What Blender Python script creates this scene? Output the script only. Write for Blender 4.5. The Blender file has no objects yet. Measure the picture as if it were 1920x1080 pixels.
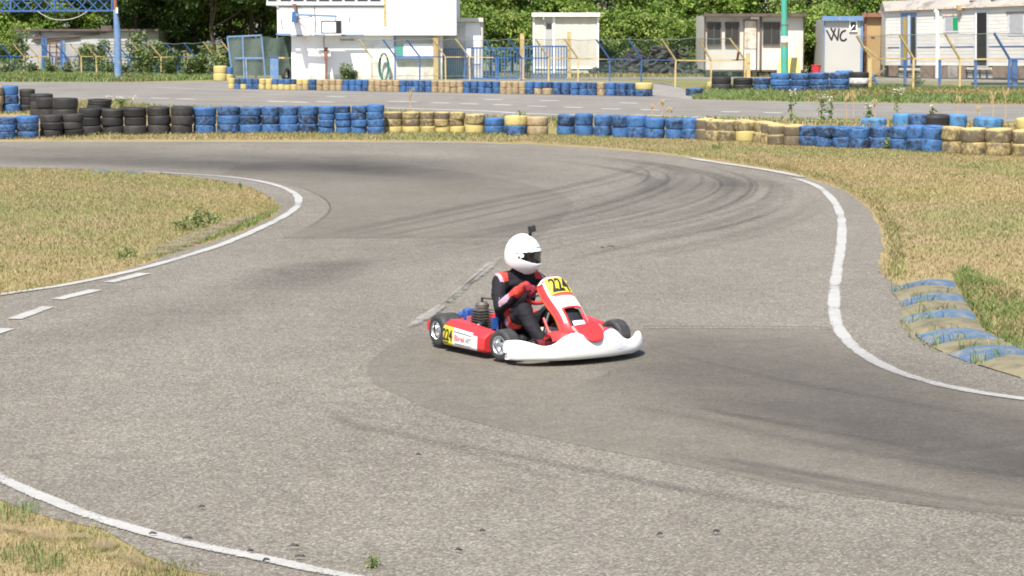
import bpy, bmesh, math, random
from mathutils import Vector, Matrix, noise
import numpy as np

random.seed(7)
rng = np.random.default_rng(11)
R = math.radians
scene = bpy.context.scene
col = scene.collection

# ------------------------------------------------------------------ camera
CAMZ, FPX = 2.58, 4200.0            # eye height above the kart's ground, focal length in photo pixels
PITCH = math.atan(460.0 / FPX)
cam_d = bpy.data.cameras.new('camera')
cam_d.sensor_width = 36.0
cam_d.lens = 36.0 * FPX / 1920.0
cam_d.clip_start, cam_d.clip_end = 0.2, 4000
cam = bpy.data.objects.new('camera', cam_d)
cam.location = (0, 0, CAMZ)
cam.rotation_euler = (math.pi / 2 - PITCH, 0, 0)
col.objects.link(cam)
scene.camera = cam

# ------------------------------------------------------------------ light
SUN_EL, SUN_AZ = R(56), R(19)       # sun behind the camera, a little to its left
to_sun = Vector((-math.sin(SUN_AZ) * math.cos(SUN_EL), -math.cos(SUN_AZ) * math.cos(SUN_EL), math.sin(SUN_EL)))
world = bpy.data.worlds.new('World')
scene.world = world
world.use_nodes = True
wn = world.node_tree
sky = wn.nodes.new('ShaderNodeTexSky')
sky.sky_type = 'NISHITA'
sky.sun_disc = False
sky.sun_elevation = SUN_EL
sky.sun_rotation = math.atan2(to_sun.x, to_sun.y)
sky.air_density, sky.dust_density, sky.ozone_density = 1.0, 1.6, 1.0
wn.links.new(sky.outputs[0], wn.nodes['Background'].inputs[0])
wn.nodes['Background'].inputs[1].default_value = 0.10
sun_d = bpy.data.lights.new('sun', 'SUN')
sun_d.energy = 4.2
sun_d.angle = R(0.53)
sun_d.color = (1.0, 0.95, 0.87)
sun = bpy.data.objects.new('sun', sun_d)
sun.rotation_euler = to_sun.to_track_quat('Z', 'Y').to_euler()
sun.location = (-20, -30, 40)
col.objects.link(sun)
scene.view_settings.view_transform = 'Standard'
scene.view_settings.look = 'None'
scene.view_settings.exposure = 1.0
scene.view_settings.gamma = 1.0
scene.view_settings.use_curve_mapping = False
scene.cycles.transparent_max_bounces = 24
scene.cycles.max_bounces = 6
scene.cycles.use_denoising = True
scene.cycles.filter_width = 1.9

# ------------------------------------------------------------------ terrain and pixel helpers
SL, Y0, YF = 0.0145, 18.7, 88.0     # the ground rises gently to the paddock, then runs level
ZF = SL * (YF - Y0)
def gz(y):
    return SL * (min(y, YF) - Y0)
cp, sp_ = math.cos(PITCH), math.sin(PITCH)
def ray(px, py):
    u, v = (px - 960.0) / FPX, (540.0 - py) / FPX
    return Vector((u, cp + v * sp_, -sp_ + v * cp))
def P(px, py, h=0.0):
    d = ray(px, py)
    t = (CAMZ - (-SL * Y0) - h) / (SL * d.y - d.z)
    if t < 0 or t * d.y > YF:
        t = (ZF + h - CAMZ) / d.z
    return Vector((0, 0, CAMZ)) + d * t
def at(px, py, y):
    d = ray(px, py)
    return Vector((0, 0, CAMZ)) + d * (y / d.y)
def ppm(y):
    return FPX / y

# ------------------------------------------------------------------ mesh builder
class MB:
    def __init__(s): s.v, s.f, s.m = [], [], []
    def add(s, vs, fs, mi=0):
        o = len(s.v); s.v += [tuple(v) for v in vs]
        for f in fs: s.f.append(tuple(i + o for i in f)); s.m.append(mi)
        return s
    def box(s, c, d, rot=None, mi=0):
        hx, hy, hz = d[0] / 2, d[1] / 2, d[2] / 2
        vs = [Vector((x, y, z)) for z in (-hz, hz) for y in (-hy, hy) for x in (-hx, hx)]
        if rot is not None: vs = [rot @ v for v in vs]
        c = Vector(c)
        return s.add([v + c for v in vs], [(0, 2, 3, 1), (4, 5, 7, 6), (0, 1, 5, 4), (2, 6, 7, 3), (0, 4, 6, 2), (1, 3, 7, 5)], mi)
    def span(s, a, b, mi=0):
        return s.box([(a[i] + b[i]) / 2 for i in range(3)], [abs(b[i] - a[i]) for i in range(3)], None, mi)
    def beam(s, a, b, w, h=None, mi=0, up=(0, 0, 1)):
        a, b = Vector(a), Vector(b); d = b - a; L = d.length; d.normalize()
        u = Vector(up)
        if abs(d.dot(u)) > .97: u = Vector((1, 0, 0))
        x = d.cross(u).normalized(); z = x.cross(d)
        rot = Matrix((x, d, z)).transposed()
        return s.box((a + b) / 2, (w, L, h or w), rot, mi)
    def tube(s, pts, r, n=8, mi=0, cap=True, round_=False, sq=None):
        pts = [Vector(p) for p in pts]
        rs = list(r) if isinstance(r, (list, tuple)) else [r] * len(pts)
        if round_:
            d0 = (pts[0] - pts[1]).normalized(); d1 = (pts[-1] - pts[-2]).normalized()
            a = [(pts[0] + d0 * rs[0] * k, rs[0] * math.sqrt(max(0, 1 - k * k))) for k in (.97, .8, .45)]
            b = [(pts[-1] + d1 * rs[-1] * k, rs[-1] * math.sqrt(max(0, 1 - k * k))) for k in (.45, .8, .97)]
            pts = [x[0] for x in a] + pts + [x[0] for x in b]; rs = [x[1] for x in a] + rs + [x[1] for x in b]
        rings = []; prev = None
        for i, p in enumerate(pts):
            d = (pts[min(i + 1, len(pts) - 1)] - pts[max(i - 1, 0)]).normalized()
            if prev is None:
                u = Vector((0, 0, 1)) if abs(d.z) < .9 else Vector((1, 0, 0))
                x = d.cross(u).normalized()
            else:
                x = (prev - d * prev.dot(d)).normalized()
            prev = x; y = d.cross(x)
            ring = []
            for k in range(n):
                a = 2 * math.pi * k / n
                o = x * math.cos(a) + y * math.sin(a)
                if sq: o = Vector((o.x * sq[0], o.y * sq[1], o.z * sq[2]))
                ring.append(p + o * rs[i])
            rings.append(ring)
        s.grid(rings, True, mi)
        if cap:
            o = len(s.v)
            s.add(rings[0], [tuple(range(n))], mi); s.add(rings[-1], [tuple(reversed(range(n)))], mi)
        return s
    def grid(s, rows, closed=False, mi=0, mfun=None, skip=None):
        o = len(s.v); nj = len(rows[0])
        for r in rows: s.v += [tuple(p) for p in r]
        for i in range(len(rows) - 1):
            for j in range(nj if closed else nj - 1):
                if skip and skip(i, j): continue
                k = (j + 1) % nj
                s.f.append((o + i * nj + j, o + i * nj + k, o + (i + 1) * nj + k, o + (i + 1) * nj + j))
                s.m.append(mfun(i, j) if mfun else mi)
        return s
    def lathe(s, prof, n=24, M=None, mi=0, close=False, mfun=None):
        M = M or Matrix()
        rows = [[M @ Vector((r * math.cos(2 * math.pi * k / n), r * math.sin(2 * math.pi * k / n), z)) for k in range(n)] for r, z in prof]
        if close: rows.append(rows[0])
        return s.grid(rows, True, mi, mfun)
    def ball(s, c, r, n=12, m=8, mi=0, M=None):
        rx, ry, rz = r if isinstance(r, (tuple, list)) else (r, r, r)
        c = Vector(c); rows = []
        for i in range(m + 1):
            t = math.pi * (i + .001) / (m + .002)
            ring = []
            for k in range(n):
                a = 2 * math.pi * k / n
                v = Vector((rx * math.sin(t) * math.cos(a), ry * math.sin(t) * math.sin(a), -rz * math.cos(t)))
                ring.append(c + (M @ v if M else v))
            rows.append(ring)
        return s.grid(rows, True, mi)
    def mesh(s, name, mats=None, smooth=None, off=None):
        me = bpy.data.meshes.new(name)
        v = s.v if off is None else [(p[0] - off[0], p[1] - off[1], p[2] - off[2]) for p in s.v]
        me.from_pydata(v, [], s.f)
        for m in (mats if isinstance(mats, (list, tuple)) else [mats]):
            if m: me.materials.append(m)
        if any(s.m): me.polygons.foreach_set('material_index', s.m)
        if smooth is not None:
            me.shade_smooth(); me.set_sharp_from_angle(angle=R(smooth))
        me.update()
        return me
    def build(s, name, mats, parent=None, smooth=None, world=True, loc=None):
        """verts are world coordinates unless world=False (then local to the parent)"""
        off = None
        if world and parent is not None: off = origin(parent)
        if loc is not None: off = loc
        o = bpy.data.objects.new(name, s.mesh(name, mats, smooth, off))
        col.objects.link(o)
        if parent is not None: o.parent = parent
        if loc is not None: o.location = loc
        return o
def origin(o):
    p = Vector((0, 0, 0))
    while o is not None:
        p += o.location; o = o.parent
    return p
def tag(o, label=None, cat=None, group=None, kind=None):
    if label: o['label'] = label
    if cat: o['category'] = cat
    if group: o['group'] = group
    if kind: o['kind'] = kind
    return o
def thing(name, loc, label, cat, group=None, rz=0.0):
    o = bpy.data.objects.new(name, None)
    o.empty_display_size = .2
    o.location = loc; o.rotation_euler = (0, 0, rz)
    col.objects.link(o)
    return tag(o, label, cat, group)
def copy_tree(o, parent=None):
    c = o.copy(); col.objects.link(c); c.parent = parent
    for ch in o.children: copy_tree(ch, c)
    return c
ONES = ['', 'first', 'second', 'third', 'fourth', 'fifth', 'sixth', 'seventh', 'eighth', 'ninth', 'tenth', 'eleventh', 'twelfth',
        'thirteenth', 'fourteenth', 'fifteenth', 'sixteenth', 'seventeenth', 'eighteenth', 'nineteenth']
TENS = {20: ('twentieth', 'twenty'), 30: ('thirtieth', 'thirty'), 40: ('fortieth', 'forty'), 50: ('fiftieth', 'fifty'), 60: ('sixtieth', 'sixty')}
def nth(n):
    if n < 20: return ONES[n]
    t = TENS[n // 10 * 10]
    return t[0] if n % 10 == 0 else t[1] + '-' + ONES[n % 10]

# ------------------------------------------------------------------ materials
def lin(c):
    c /= 255.0
    return c / 12.92 if c <= .04045 else ((c + .055) / 1.055) ** 2.4
def hexc(h, k=1.0):
    return tuple(lin(int(h[i:i + 2], 16)) * k for i in (0, 2, 4)) + (1,)
class Mat:
    """thin wrapper to write node trees tersely"""
    def __init__(s, name, rough=.6, metal=0.0, spec=.4):
        s.m = bpy.data.materials.new(name); s.m.use_nodes = True
        s.t = s.m.node_tree; s.b = s.t.nodes['Principled BSDF']
        s.b.inputs['Roughness'].default_value = rough
        s.b.inputs['Metallic'].default_value = metal
        s.b.inputs['Specular IOR Level'].default_value = spec
    def n(s, t, **kw):
        nd = s.t.nodes.new(t)
        for k, v in kw.items(): setattr(nd, k, v)
        return nd
    def l(s, a, b): s.t.links.new(a, b)
    def coord(s, kind='Object', scale=None):
        c = s.n('ShaderNodeTexCoord').outputs[kind]
        if scale:
            mp = s.n('ShaderNodeMapping'); mp.inputs['Scale'].default_value = scale
            s.l(c, mp.inputs[0]); c = mp.outputs[0]
        return c
    def world(s, scale=None):
        c = s.n('ShaderNodeNewGeometry').outputs['Position']
        if scale:
            mp = s.n('ShaderNodeMapping'); mp.inputs['Scale'].default_value = scale
            s.l(c, mp.inputs[0]); c = mp.outputs[0]
        return c
    def noise(s, co, scale, detail=3, rough=.55):
        nd = s.n('ShaderNodeTexNoise'); s.l(co, nd.inputs['Vector'])
        nd.inputs['Scale'].default_value = scale; nd.inputs['Detail'].default_value = detail; nd.inputs['Roughness'].default_value = rough
        return nd.outputs['Fac']
    def ramp(s, f, stops):
        nd = s.n('ShaderNodeValToRGB'); s.l(f, nd.inputs[0])
        e = nd.color_ramp.elements
        while len(e) < len(stops): e.new(.5)
        for i, (p, c) in enumerate(stops):
            e[i].position = p; e[i].color = c if len(c) == 4 else tuple(c) + (1,)
        return nd.outputs[0]
    def mask(s, f, lo, hi):
        nd = s.n('ShaderNodeMapRange'); s.l(f, nd.inputs[0])
        nd.inputs[1].default_value = lo; nd.inputs[2].default_value = hi
        return nd.outputs[0]
    def mix(s, f, a, b, mode='MIX'):
        nd = s.n('ShaderNodeMix', data_type='RGBA', blend_type=mode)
        for i, x in ((0, f), (6, a), (7, b)):
            if isinstance(x, (float, int)): nd.inputs[i].default_value = x
            elif isinstance(x, tuple): nd.inputs[i].default_value = x
            else: s.l(x, nd.inputs[i])
        return nd.outputs[2]
    def math(s, op, a, b=0.0, c=None):
        nd = s.n('ShaderNodeMath', operation=op)
        for i, x in enumerate((a, b) if c is None else (a, b, c)):
            if isinstance(x, (float, int)): nd.inputs[i].default_value = x
            else: s.l(x, nd.inputs[i])
        return nd.outputs[0]
    def color(s, x):
        if isinstance(x, tuple): s.b.inputs['Base Color'].default_value = x
        else: s.l(x, s.b.inputs['Base Color'])
        return s
    def bump(s, f, dist=.01, strength=.5):
        nd = s.n('ShaderNodeBump'); s.l(f, nd.inputs['Height'])
        nd.inputs['Distance'].default_value = dist; nd.inputs['Strength'].default_value = strength
        s.l(nd.outputs[0], s.b.inputs['Normal'])
        return s
    def alpha(s, f):
        s.l(f, s.b.inputs['Alpha']); return s
M = {}
def worn(name, base, dirt, amount=.5, scale=3.0, rough=.6, metal=0.0, rnd=True, streak=True):
    """paint over which dirt, rust or bare patches show"""
    m = Mat(name, rough, metal)
    co = m.coord('Object')
    if rnd:
        rn = m.n('ShaderNodeObjectInfo').outputs['Random']
        ad = m.n('ShaderNodeVectorMath', operation='ADD'); m.l(co, ad.inputs[0])
        k = m.math('MULTIPLY', rn, 37.0); cb = m.n('ShaderNodeCombineXYZ')
        for i in range(3): m.l(k, cb.inputs[i])
        m.l(cb.outputs[0], ad.inputs[1]); co = ad.outputs[0]
    f = m.noise(co, scale, 5, .62)
    fm = m.mask(f, .62 - amount * .25, .74 - amount * .12)
    c = m.mix(m.mask(m.noise(co, scale * .37, 2), .3, .7), base, tuple(x * .86 for x in base[:3]) + (1,))
    m.color(m.mix(fm, c, dirt))
    m.bump(f, .004, .3)
    M[name] = m.m
    return m.m
def plain(name, c, rough=.5, metal=0.0, spec=.4, var=.1, scale=6.0):
    m = Mat(name, rough, metal, spec)
    f = m.noise(m.coord('Object'), scale, 3)
    m.color(m.mix(m.mask(f, .3, .7), tuple(x * (1 - var) for x in c[:3]) + (1,), tuple(min(1, x * (1 + var)) for x in c[:3]) + (1,)))
    M[name] = m.m
    return m.m

# asphalt ------------------------------------------------------------
def asphalt(name, dark, mid, light, sp=1.0, big=.14, rough=.85):
    m = Mat(name, rough, 0, .25)
    w = m.world()
    v = m.n('ShaderNodeTexVoronoi', feature='F1'); m.l(w, v.inputs['Vector']); v.inputs['Scale'].default_value = 78.0
    st = m.n('ShaderNodeSeparateColor'); m.l(v.outputs['Color'], st.inputs[0])
    stones = m.ramp(st.outputs[0], [(0, dark), (.30, dark), (.52, mid), (.80, mid), (1, light)])
    f2 = m.noise(w, 32, 4, .7)
    c = m.mix(sp, mid, stones)
    c = m.mix(m.mask(f2, .35, .7), m.mix(.22 * sp, c, dark), c)
    # broad patches, wear along the road, fine oil stains
    b1 = m.noise(w, .55, 4, .6); b2 = m.noise(m.world((.5, .16, 1)), 1.0, 3, .5)
    c = m.mix(m.mask(b1, .3, .7), m.mix(1.0, c, (1 - big,) * 3 + (1,), 'MULTIPLY'), c)
    c = m.mix(m.mask(b2, .35, .68), m.mix(1.0, c, (.90, .89, .88, 1), 'MULTIPLY'), c)
    b3 = m.noise(w, 4.5, 4, .65)
    c = m.mix(m.mask(b3, .38, .72), m.mix(1.0, c, (.87, .86, .85, 1), 'MULTIPLY'), c)
    cr = m.n('ShaderNodeTexVoronoi', feature='DISTANCE_TO_EDGE'); 
    ws = m.n('ShaderNodeVectorMath', operation='ADD'); nz = m.n('ShaderNodeTexNoise'); m.l(w, nz.inputs['Vector']); nz.inputs['Scale'].default_value = 1.7
    m.l(w, ws.inputs[0]); m.l(nz.outputs['Color'], ws.inputs[1]); m.l(ws.outputs[0], cr.inputs['Vector'])
    cr.inputs['Scale'].default_value = .34
    crack = m.math('MULTIPLY', m.mask(cr.outputs['Distance'], .009, .002), m.mask(m.noise(w, .8, 2), .56, .66))
    c = m.mix(m.math('MULTIPLY', crack, .5 * sp), c, tuple(x * .55 for x in dark[:3]) + (1,))
    m.color(c)
    m.bump(m.math('ADD', v.outputs['Distance'], f2), .006, .5 * sp)
    M[name] = m.m
asphalt('asphalt', (.138, .123, .100, 1), (.230, .209, .174, 1), (.385, .356, .303, 1))
asphalt('asphalt_patch', (.122, .109, .088, 1), (.182, .164, .134, 1), (.262, .24, .20, 1), .7, .12)
asphalt('asphalt_far', (.17, .155, .135, 1), (.25, .232, .205, 1), (.32, .30, .27, 1), .6, .2)
asphalt('gravel_yard', (.20, .185, .165, 1), (.30, .28, .255, 1), (.42, .40, .37, 1), .9, .14)

def paintline(name, wear, c=(.78, .775, .75, 1)):
    m = Mat(name, .75, 0, .25)
    w = m.world()
    cov = m.n('ShaderNodeAttribute', attribute_name='cover').outputs['Fac']
    f = m.noise(w, 46, 4, .8); g = m.noise(w, 1.3, 4, .65); k = m.noise(w, 9, 3, .6)
    c0 = m.mix(m.mask(k, .3, .72), c, tuple(x * .78 for x in c[:3]) + (1,))
    m.color(m.mix(m.mask(f, .45, .62), c0, tuple(x * .86 for x in c[:3]) + (1,)))
    # paint holds in the middle of the line and breaks up to its edges and where karts cross it
    lim = m.math('ADD', m.math('MULTIPLY', cov, 1.05), m.math('MULTIPLY', m.mask(g, .66, .30), .55))
    m.alpha(m.mask(m.math('SUBTRACT', lim, m.math('MULTIPLY', f, 1.75 + wear * .45)), -.14, .14))
    M[name] = m.m
paintline('line_white', .35, (.385, .375, .352, 1))
paintline('line_faded', .3, (.46, .45, .43, 1))
paintline('line_far', 0.0, (.62, .61, .58, 1))
def soft(name, c, grain=.4, scale=18, rough=.8, ragged=0.0):
    """thin film whose cover comes from a per-vertex value, broken up by grain"""
    m = Mat(name, rough, 0, .25)
    at_ = m.n('ShaderNodeAttribute', attribute_name='cover').outputs['Fac']
    w = m.world()
    f = m.mask(m.noise(w, scale, 4, .7), .25, .8)
    g = m.mask(m.noise(w, .9, 3), .2, .75)
    k = m.math('ADD', m.math('MULTIPLY', f, grain), 1 - grain * .7)
    k2 = m.math('ADD', m.math('MULTIPLY', g, .5), .65)
    al = m.math('MULTIPLY', m.math('MULTIPLY', at_, k), k2)
    if ragged:      # breaks up into ragged patches instead of fading
        q = m.math('ADD', m.math('MULTIPLY', at_, 1.2), m.math('MULTIPLY', m.noise(w, 5.5, 5, .7), 1.1))
        al = m.math('MULTIPLY', m.mask(q, .98, 1.16), m.math('ADD', m.math('MULTIPLY', f, .4), ragged - .2))
    m.color(c); m.alpha(al)
    M[name] = m.m
soft('rubber_film', (.045, .043, .044, 1))
soft('seam_concrete', (.33, .315, .28, 1), .95, 30, .8, .52)
soft('sand_film', (.25, .215, .165, 1), .9, 25, .8, .55)
soft('soil_film', (.24, .18, .11, 1), .9, 14, .8, .5)

def ground_mat():
    m = Mat('dry_grass_ground', .95, 0, .1)
    w = m.world()
    f = m.noise(w, .42, 4, .6); g = m.noise(w, 3.1, 4, .65); h = m.noise(w, 30, 3, .7)
    straw = m.ramp(h, [(.25, (.20, .148, .074, 1)), (.5, (.275, .21, .11, 1)), (.78, (.345, .275, .155, 1))])
    green = m.ramp(h, [(.25, (.12, .125, .036, 1)), (.55, (.18, .175, .058, 1)), (.8, (.24, .225, .09, 1))])
    gg = m.noise(w, .12, 2)
    k = m.math('ADD', m.math('MULTIPLY', f, .5), m.math('ADD', m.math('MULTIPLY', g, .25), m.math('MULTIPLY', gg, .25)))
    c = m.mix(m.mask(k, .47, .62), straw, green)
    # beyond the straight the verge is greener
    sx = m.n('ShaderNodeSeparateXYZ'); m.l(w, sx.inputs[0])
    far = m.mask(sx.outputs[1], 66, 74)
    c = m.mix(m.math('MULTIPLY', far, .7), c, green)
    m.color(c); m.bump(h, .03, .6)
    M['ground'] = m.m
ground_mat()
def attr_leaf(name, rough=.6, trans=.25):
    m = Mat(name, rough, 0, .3)
    a = m.n('ShaderNodeAttribute', attribute_name='tint').outputs['Color']
    m.color(a)
    if trans:
        tr = m.n('ShaderNodeBsdfTranslucent'); m.l(m.mix(1.0, a, (1.0, 1.1, .55, 1), 'MULTIPLY'), tr.inputs[0])
        mx = m.n('ShaderNodeMixShader'); mx.inputs[0].default_value = trans
        m.l(m.b.outputs[0], mx.inputs[1]); m.l(tr.outputs[0], mx.inputs[2])
        m.l(mx.outputs[0], m.t.nodes['Material Output'].inputs[0])
    M[name] = m.m
attr_leaf('leaf'); attr_leaf('grass_blade', .8, .2)

BLUE, YELL = hexc('3a6fc0'), hexc('d9b765')
worn('paint_blue', hexc('355f98'), hexc('74685f'), .3, 5, .55)
worn('paint_yellow', hexc('bba573'), hexc('94714c'), .38, 5, .6)
worn('paint_sky', hexc('5f82aa'), hexc('96887c'), .45, 5, .6)
worn('paint_turquoise', hexc('4aa291'), hexc('8a6a45'), .22, 2.5, .6)
worn('wall_white', hexc('f0efec'), hexc('cfcac0'), .25, .9, .85)
worn('wall_stained', hexc('dcdad2'), hexc('a9a59a'), .7, 1.4, .9)
worn('panel_cream', hexc('cbc6ba'), hexc('b9b2a2'), .35, 1.5, .7)
worn('panel_grey', hexc('b4b2ad'), hexc('b0aca4'), .3, .8, .7)
worn('panel_dull', hexc('8f8d8b'), hexc('6d6763'), .5, 1.1, .75)
worn('shed_white', hexc('b3b1b0'), hexc('8d8680'), .42, .8, .8)
worn('siding', hexc('d2cfc8'), hexc('bdb6aa'), .35, 1.2, .6)
worn('trim_brown', hexc('5f524c'), hexc('3d332e'), .4, 3, .7)
worn('board_brown', hexc('7d6858'), hexc('52443a'), .5, 4, .85)
worn('wood_tan', hexc('ab9067'), hexc('b08a5d'), .3, 2, .7)
worn('wood_old', hexc('cfc0ae'), hexc('a08c7a'), .6, 5, .85)
worn('rust_pipe', hexc('8c6452'), hexc('5a3c30'), .5, 8, .8)
worn('concrete', hexc('a7a39b'), hexc('7d786f'), .4, 3, .9)
worn('roof_grey', hexc('9c968e'), hexc('6f6a63'), .4, 1.5, .9)
worn('kerb_blue', hexc('49627e'), hexc('74736d'), .72, 7, .85)
worn('kerb_yellow', hexc('7b735a'), hexc('5c5545'), .6, 5.5, .85)
plain('white_plain', hexc('eeeeec'), .5)
plain('white_board', hexc('f1f1ef'), .35, var=.02)
plain('black_plain', hexc('26262a'), .5)
plain('void_shade', (.012, .012, .013, 1), .8)  # near-black colour standing in for shade inside and under buildings
plain('green_hose', hexc('27665a'), .5)
plain('green_panel', hexc('1f8a52'), .5)
plain('red_plastic', hexc('cc3a44'), .4)
plain('bark', hexc('40372d'), .95, var=.3)
plain('wire_grey', hexc('6f7672'), .6)
plain('wire_green', hexc('4e6a62'), .6)
plain('cable_white', hexc('a9a598'), .6)
plain('shade_net', hexc('47564f'), .9, var=.2)
plain('yellow_board', hexc('b3a562'), .7)
plain('curtain', hexc('9a9a9c'), .8)
plain('ochre', hexc('9a8440'), .7)
g_ = Mat('window_glass', .08, 0, .5); g_.color((.035, .038, .04, 1)); M['window_glass'] = g_.m
plain('tinsel_grey', hexc('b9bcc2'), .5)

# ================================================================== SETTING
def crom(pts, n=8, closed=False):
    pts = [Vector(p) for p in pts]; out = []
    N = len(pts)
    for i in range(N if closed else N - 1):
        g = (lambda k: pts[k % N]) if closed else (lambda k: pts[max(0, min(N - 1, k))])
        p0, p1, p2, p3 = g(i - 1), g(i), g(i + 1), g(i + 2)
        for k in range(n):
            t = k / n
            out.append(.5 * ((2 * p1) + (p2 - p0) * t + (2 * p0 - 5 * p1 + 4 * p2 - p3) * t * t + (3 * p1 - p0 - 3 * p2 + p3) * t ** 3))
    if not closed: out.append(pts[-1])
    return out
def onground(x, y, h=0.0): return Vector((x, y, gz(y) + h))
def sheet(name, pts, h, mat, jag=0.0, kind='structure'):
    """a flat sheet over the terrain; pts are world (x, y)"""
    ring = []
    N = len(pts)
    for i in range(N):
        a, b = pts[i], pts[(i + 1) % N]
        n = max(1, int((Vector(b[:2]) - Vector(a[:2])).length / .25)) if jag else 1
        n = min(n, 60)
        for k in range(n):
            t = k / n
            x, y = a[0] + (b[0] - a[0]) * t, a[1] + (b[1] - a[1]) * t
            if jag:
                q = noise.noise_vector(Vector((x * 1.3, y * 1.3, h * 50)))
                r = noise.noise_vector(Vector((x * 5, y * 5, 3)))
                x += (q.x + .5 * r.x) * jag; y += (q.y + .5 * r.y) * jag * 1.6
            ring.append((x, y))
    bm = bmesh.new()
    f = bm.faces.new([bm.verts.new((x, y, gz(y) + h)) for x, y in ring])
    if f.normal.z < 0: f.normal_flip()
    # keep the sheet on the fold between slope and level ground
    if any(y > YF for _, y in ring) and any(y < YF for _, y in ring):
        bmesh.ops.bisect_plane(bm, geom=bm.faces[:] + bm.edges[:] + bm.verts[:], plane_co=(0, YF, 0), plane_no=(0, 1, 0))
        for v in bm.verts: v.co.z = gz(v.co.y) + h
    bmesh.ops.triangulate(bm, faces=bm.faces[:])
    me = bpy.data.meshes.new(name); bm.to_mesh(me); bm.free()
    me.materials.append(mat)
    o = bpy.data.objects.new(name, me); col.objects.link(o)
    return tag(o, kind=kind)
def pxs(l): return [tuple(P(*p)[:2]) for p in l]

# the ground: one sheet out to the horizon
g = MB()
ys = [-60, 0, 40, YF, 140, 400, 1500]
xs = [-1200, -60, 0, 60, 1200]
g.grid([[Vector((x, y, gz(y))) for x in xs] for y in ys])
tag(g.build('ground', M['ground']), kind='structure')

# near circuit
outer = [(-420, 264), (0, 266), (300, 266), (600, 266), (860, 267), (1000, 271), (1130, 279), (1240, 289), (1330, 301), (1430, 316), (1520, 336),
         (1585, 358), (1628, 390), (1650, 430), (1655, 470), (1650, 510), (1684, 540), (1698, 572), (1704, 600), (1722, 626), (1755, 648), (1785, 662), (1836, 684), (1885, 700), (1938, 714), (2100, 745)]
lower = [(540, 1085), (430, 1082), (350, 1072), (285, 1045), (230, 1020), (190, 992), (110, 972), (40, 955), (-60, 925), (-300, 830)]
isl = [(-420, 640), (-200, 592), (0, 556), (60, 547), (130, 532), (200, 518), (265, 497), (330, 474), (400, 452), (470, 428), (512, 408), (524, 392), (512, 372),
       (470, 353), (420, 341), (360, 332), (280, 324), (190, 319), (100, 317), (0, 316), (-420, 316)]
track = pxs(outer) + [(9, 12.5), (7, 8.5), (3, 8.5), (0.6, 11)] + pxs(lower) + pxs(isl)
sheet('track', track, .004, M['asphalt'], .055)

# resurfaced patches
patch1 = pxs([(531, 447), (560, 436), (590, 420), (612, 402), (620, 391), (612, 378), (590, 362), (540, 346), (470, 334), (420, 326), (440, 312), (520, 302), (640, 301),
              (760, 309), (880, 325), (980, 343), (1050, 362), (1076, 378), (1072, 392), (1050, 415), (1010, 445), (900, 446), (750, 447)])
sheet('resurfaced_patch', patch1, .0056, M['asphalt_patch'], .01)
patch2 = pxs([(768, 628), (725, 650), (690, 680), (684, 700), (705, 722), (760, 748), (830, 775), (930, 803), (1040, 828), (1150, 850), (1300, 879), (1450, 908),
              (1600, 932), (1800, 958), (1990, 980), (2200, 1000), (2200, 790), (1990, 760), (1890, 750), (1780, 731), (1690, 706), (1620, 672), (1575, 636), (1562, 620), (1400, 618), (1205, 618), (1000, 621)])
sheet('resurfaced_patch', patch2, .0056, M['asphalt_patch'], .03)

# the straight behind the barriers, the yard behind the fence
straight = pxs([(-500, 152), (0, 154), (250, 154), (400, 152), (438, 158), (600, 163), (800, 169), (1000, 174), (1222, 179), (1300, 187), (1440, 190), (1700, 194), (1930, 197), (2600, 205),
                (2600, 250), (1930, 229), (1500, 222), (1300, 219), (1100, 221), (900, 218), (730, 207), (560, 203), (430, 202), (310, 200), (230, 193), (180, 190), (100, 190), (-500, 185)])
sheet('straight', straight, .004, M['asphalt_far'], .06)
yard = [(-2.4, 96.2), (4, 97), (8.3, 97.2), (12, 94), (13.2, 93), (40, 88), (60, 88), (60, 101), (14.5, 101.5), (9.5, 104), (6.2, 102.5), (2.5, 101), (-2.2, 99.6)]
sheet('yard', yard, .004, M['gravel_yard'], .12)
apron = pxs([(395, 151), (440, 148), (600, 147), (650, 149.5), (840, 150.5), (1000, 151), (1150, 152), (1262, 158), (1290, 172), (1330, 184), (1290, 186.5), (1222, 178.5), (1000, 173.5), (800, 168.5), (600, 162.5), (438, 157.5)])
sheet('service_apron', apron, .006, M['gravel_yard'], .05)

# painted lines ------------------------------------------------------
def stripe(name, px, w, mat, h=.012, n=8, smooth=True, label=None):
    pts = [P(*p) for p in px]
    if smooth: pts = crom(pts, n)
    K = (-.5, -.38, -.2, 0, .2, .38, .5); cv = (.35, .82, 1, 1, 1, .82, .35)
    rows = [[] for _ in K]
    for i, p in enumerate(pts):
        d = (pts[min(i + 1, len(pts) - 1)] - pts[max(i - 1, 0)]); d.z = 0; d.normalize()
        s = Vector((-d.y, d.x, 0)) * w * 1.06
        j = noise.noise(Vector((p.x * 3, p.y * 3, 1))) * .06
        for q, k in enumerate(K):
            a = p + s * (k + j); rows[q].append(onground(a.x, a.y, h))
    o = MB().grid(rows).build(name, mat)
    at_ = o.data.attributes.new('cover', 'FLOAT', 'POINT')
    at_.data.foreach_set('value', [c for c, r in zip(cv, rows) for _ in r])
    return tag(o, kind='structure')
stripe('edge_line', [(1478, 335), (1500, 338), (1535, 352), (1563, 378), (1577, 410), (1578, 450), (1571, 500), (1564, 550), (1567, 600), (1585, 637), (1625, 670), (1680, 698), (1750, 720), (1830, 737), (1920, 750), (2060, 768)], .132, M['line_white'])
stripe('edge_line', [(1296, 298), (1340, 305), (1400, 314), (1450, 322), (1505, 333)], .20, M['line_white'], .016)
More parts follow.
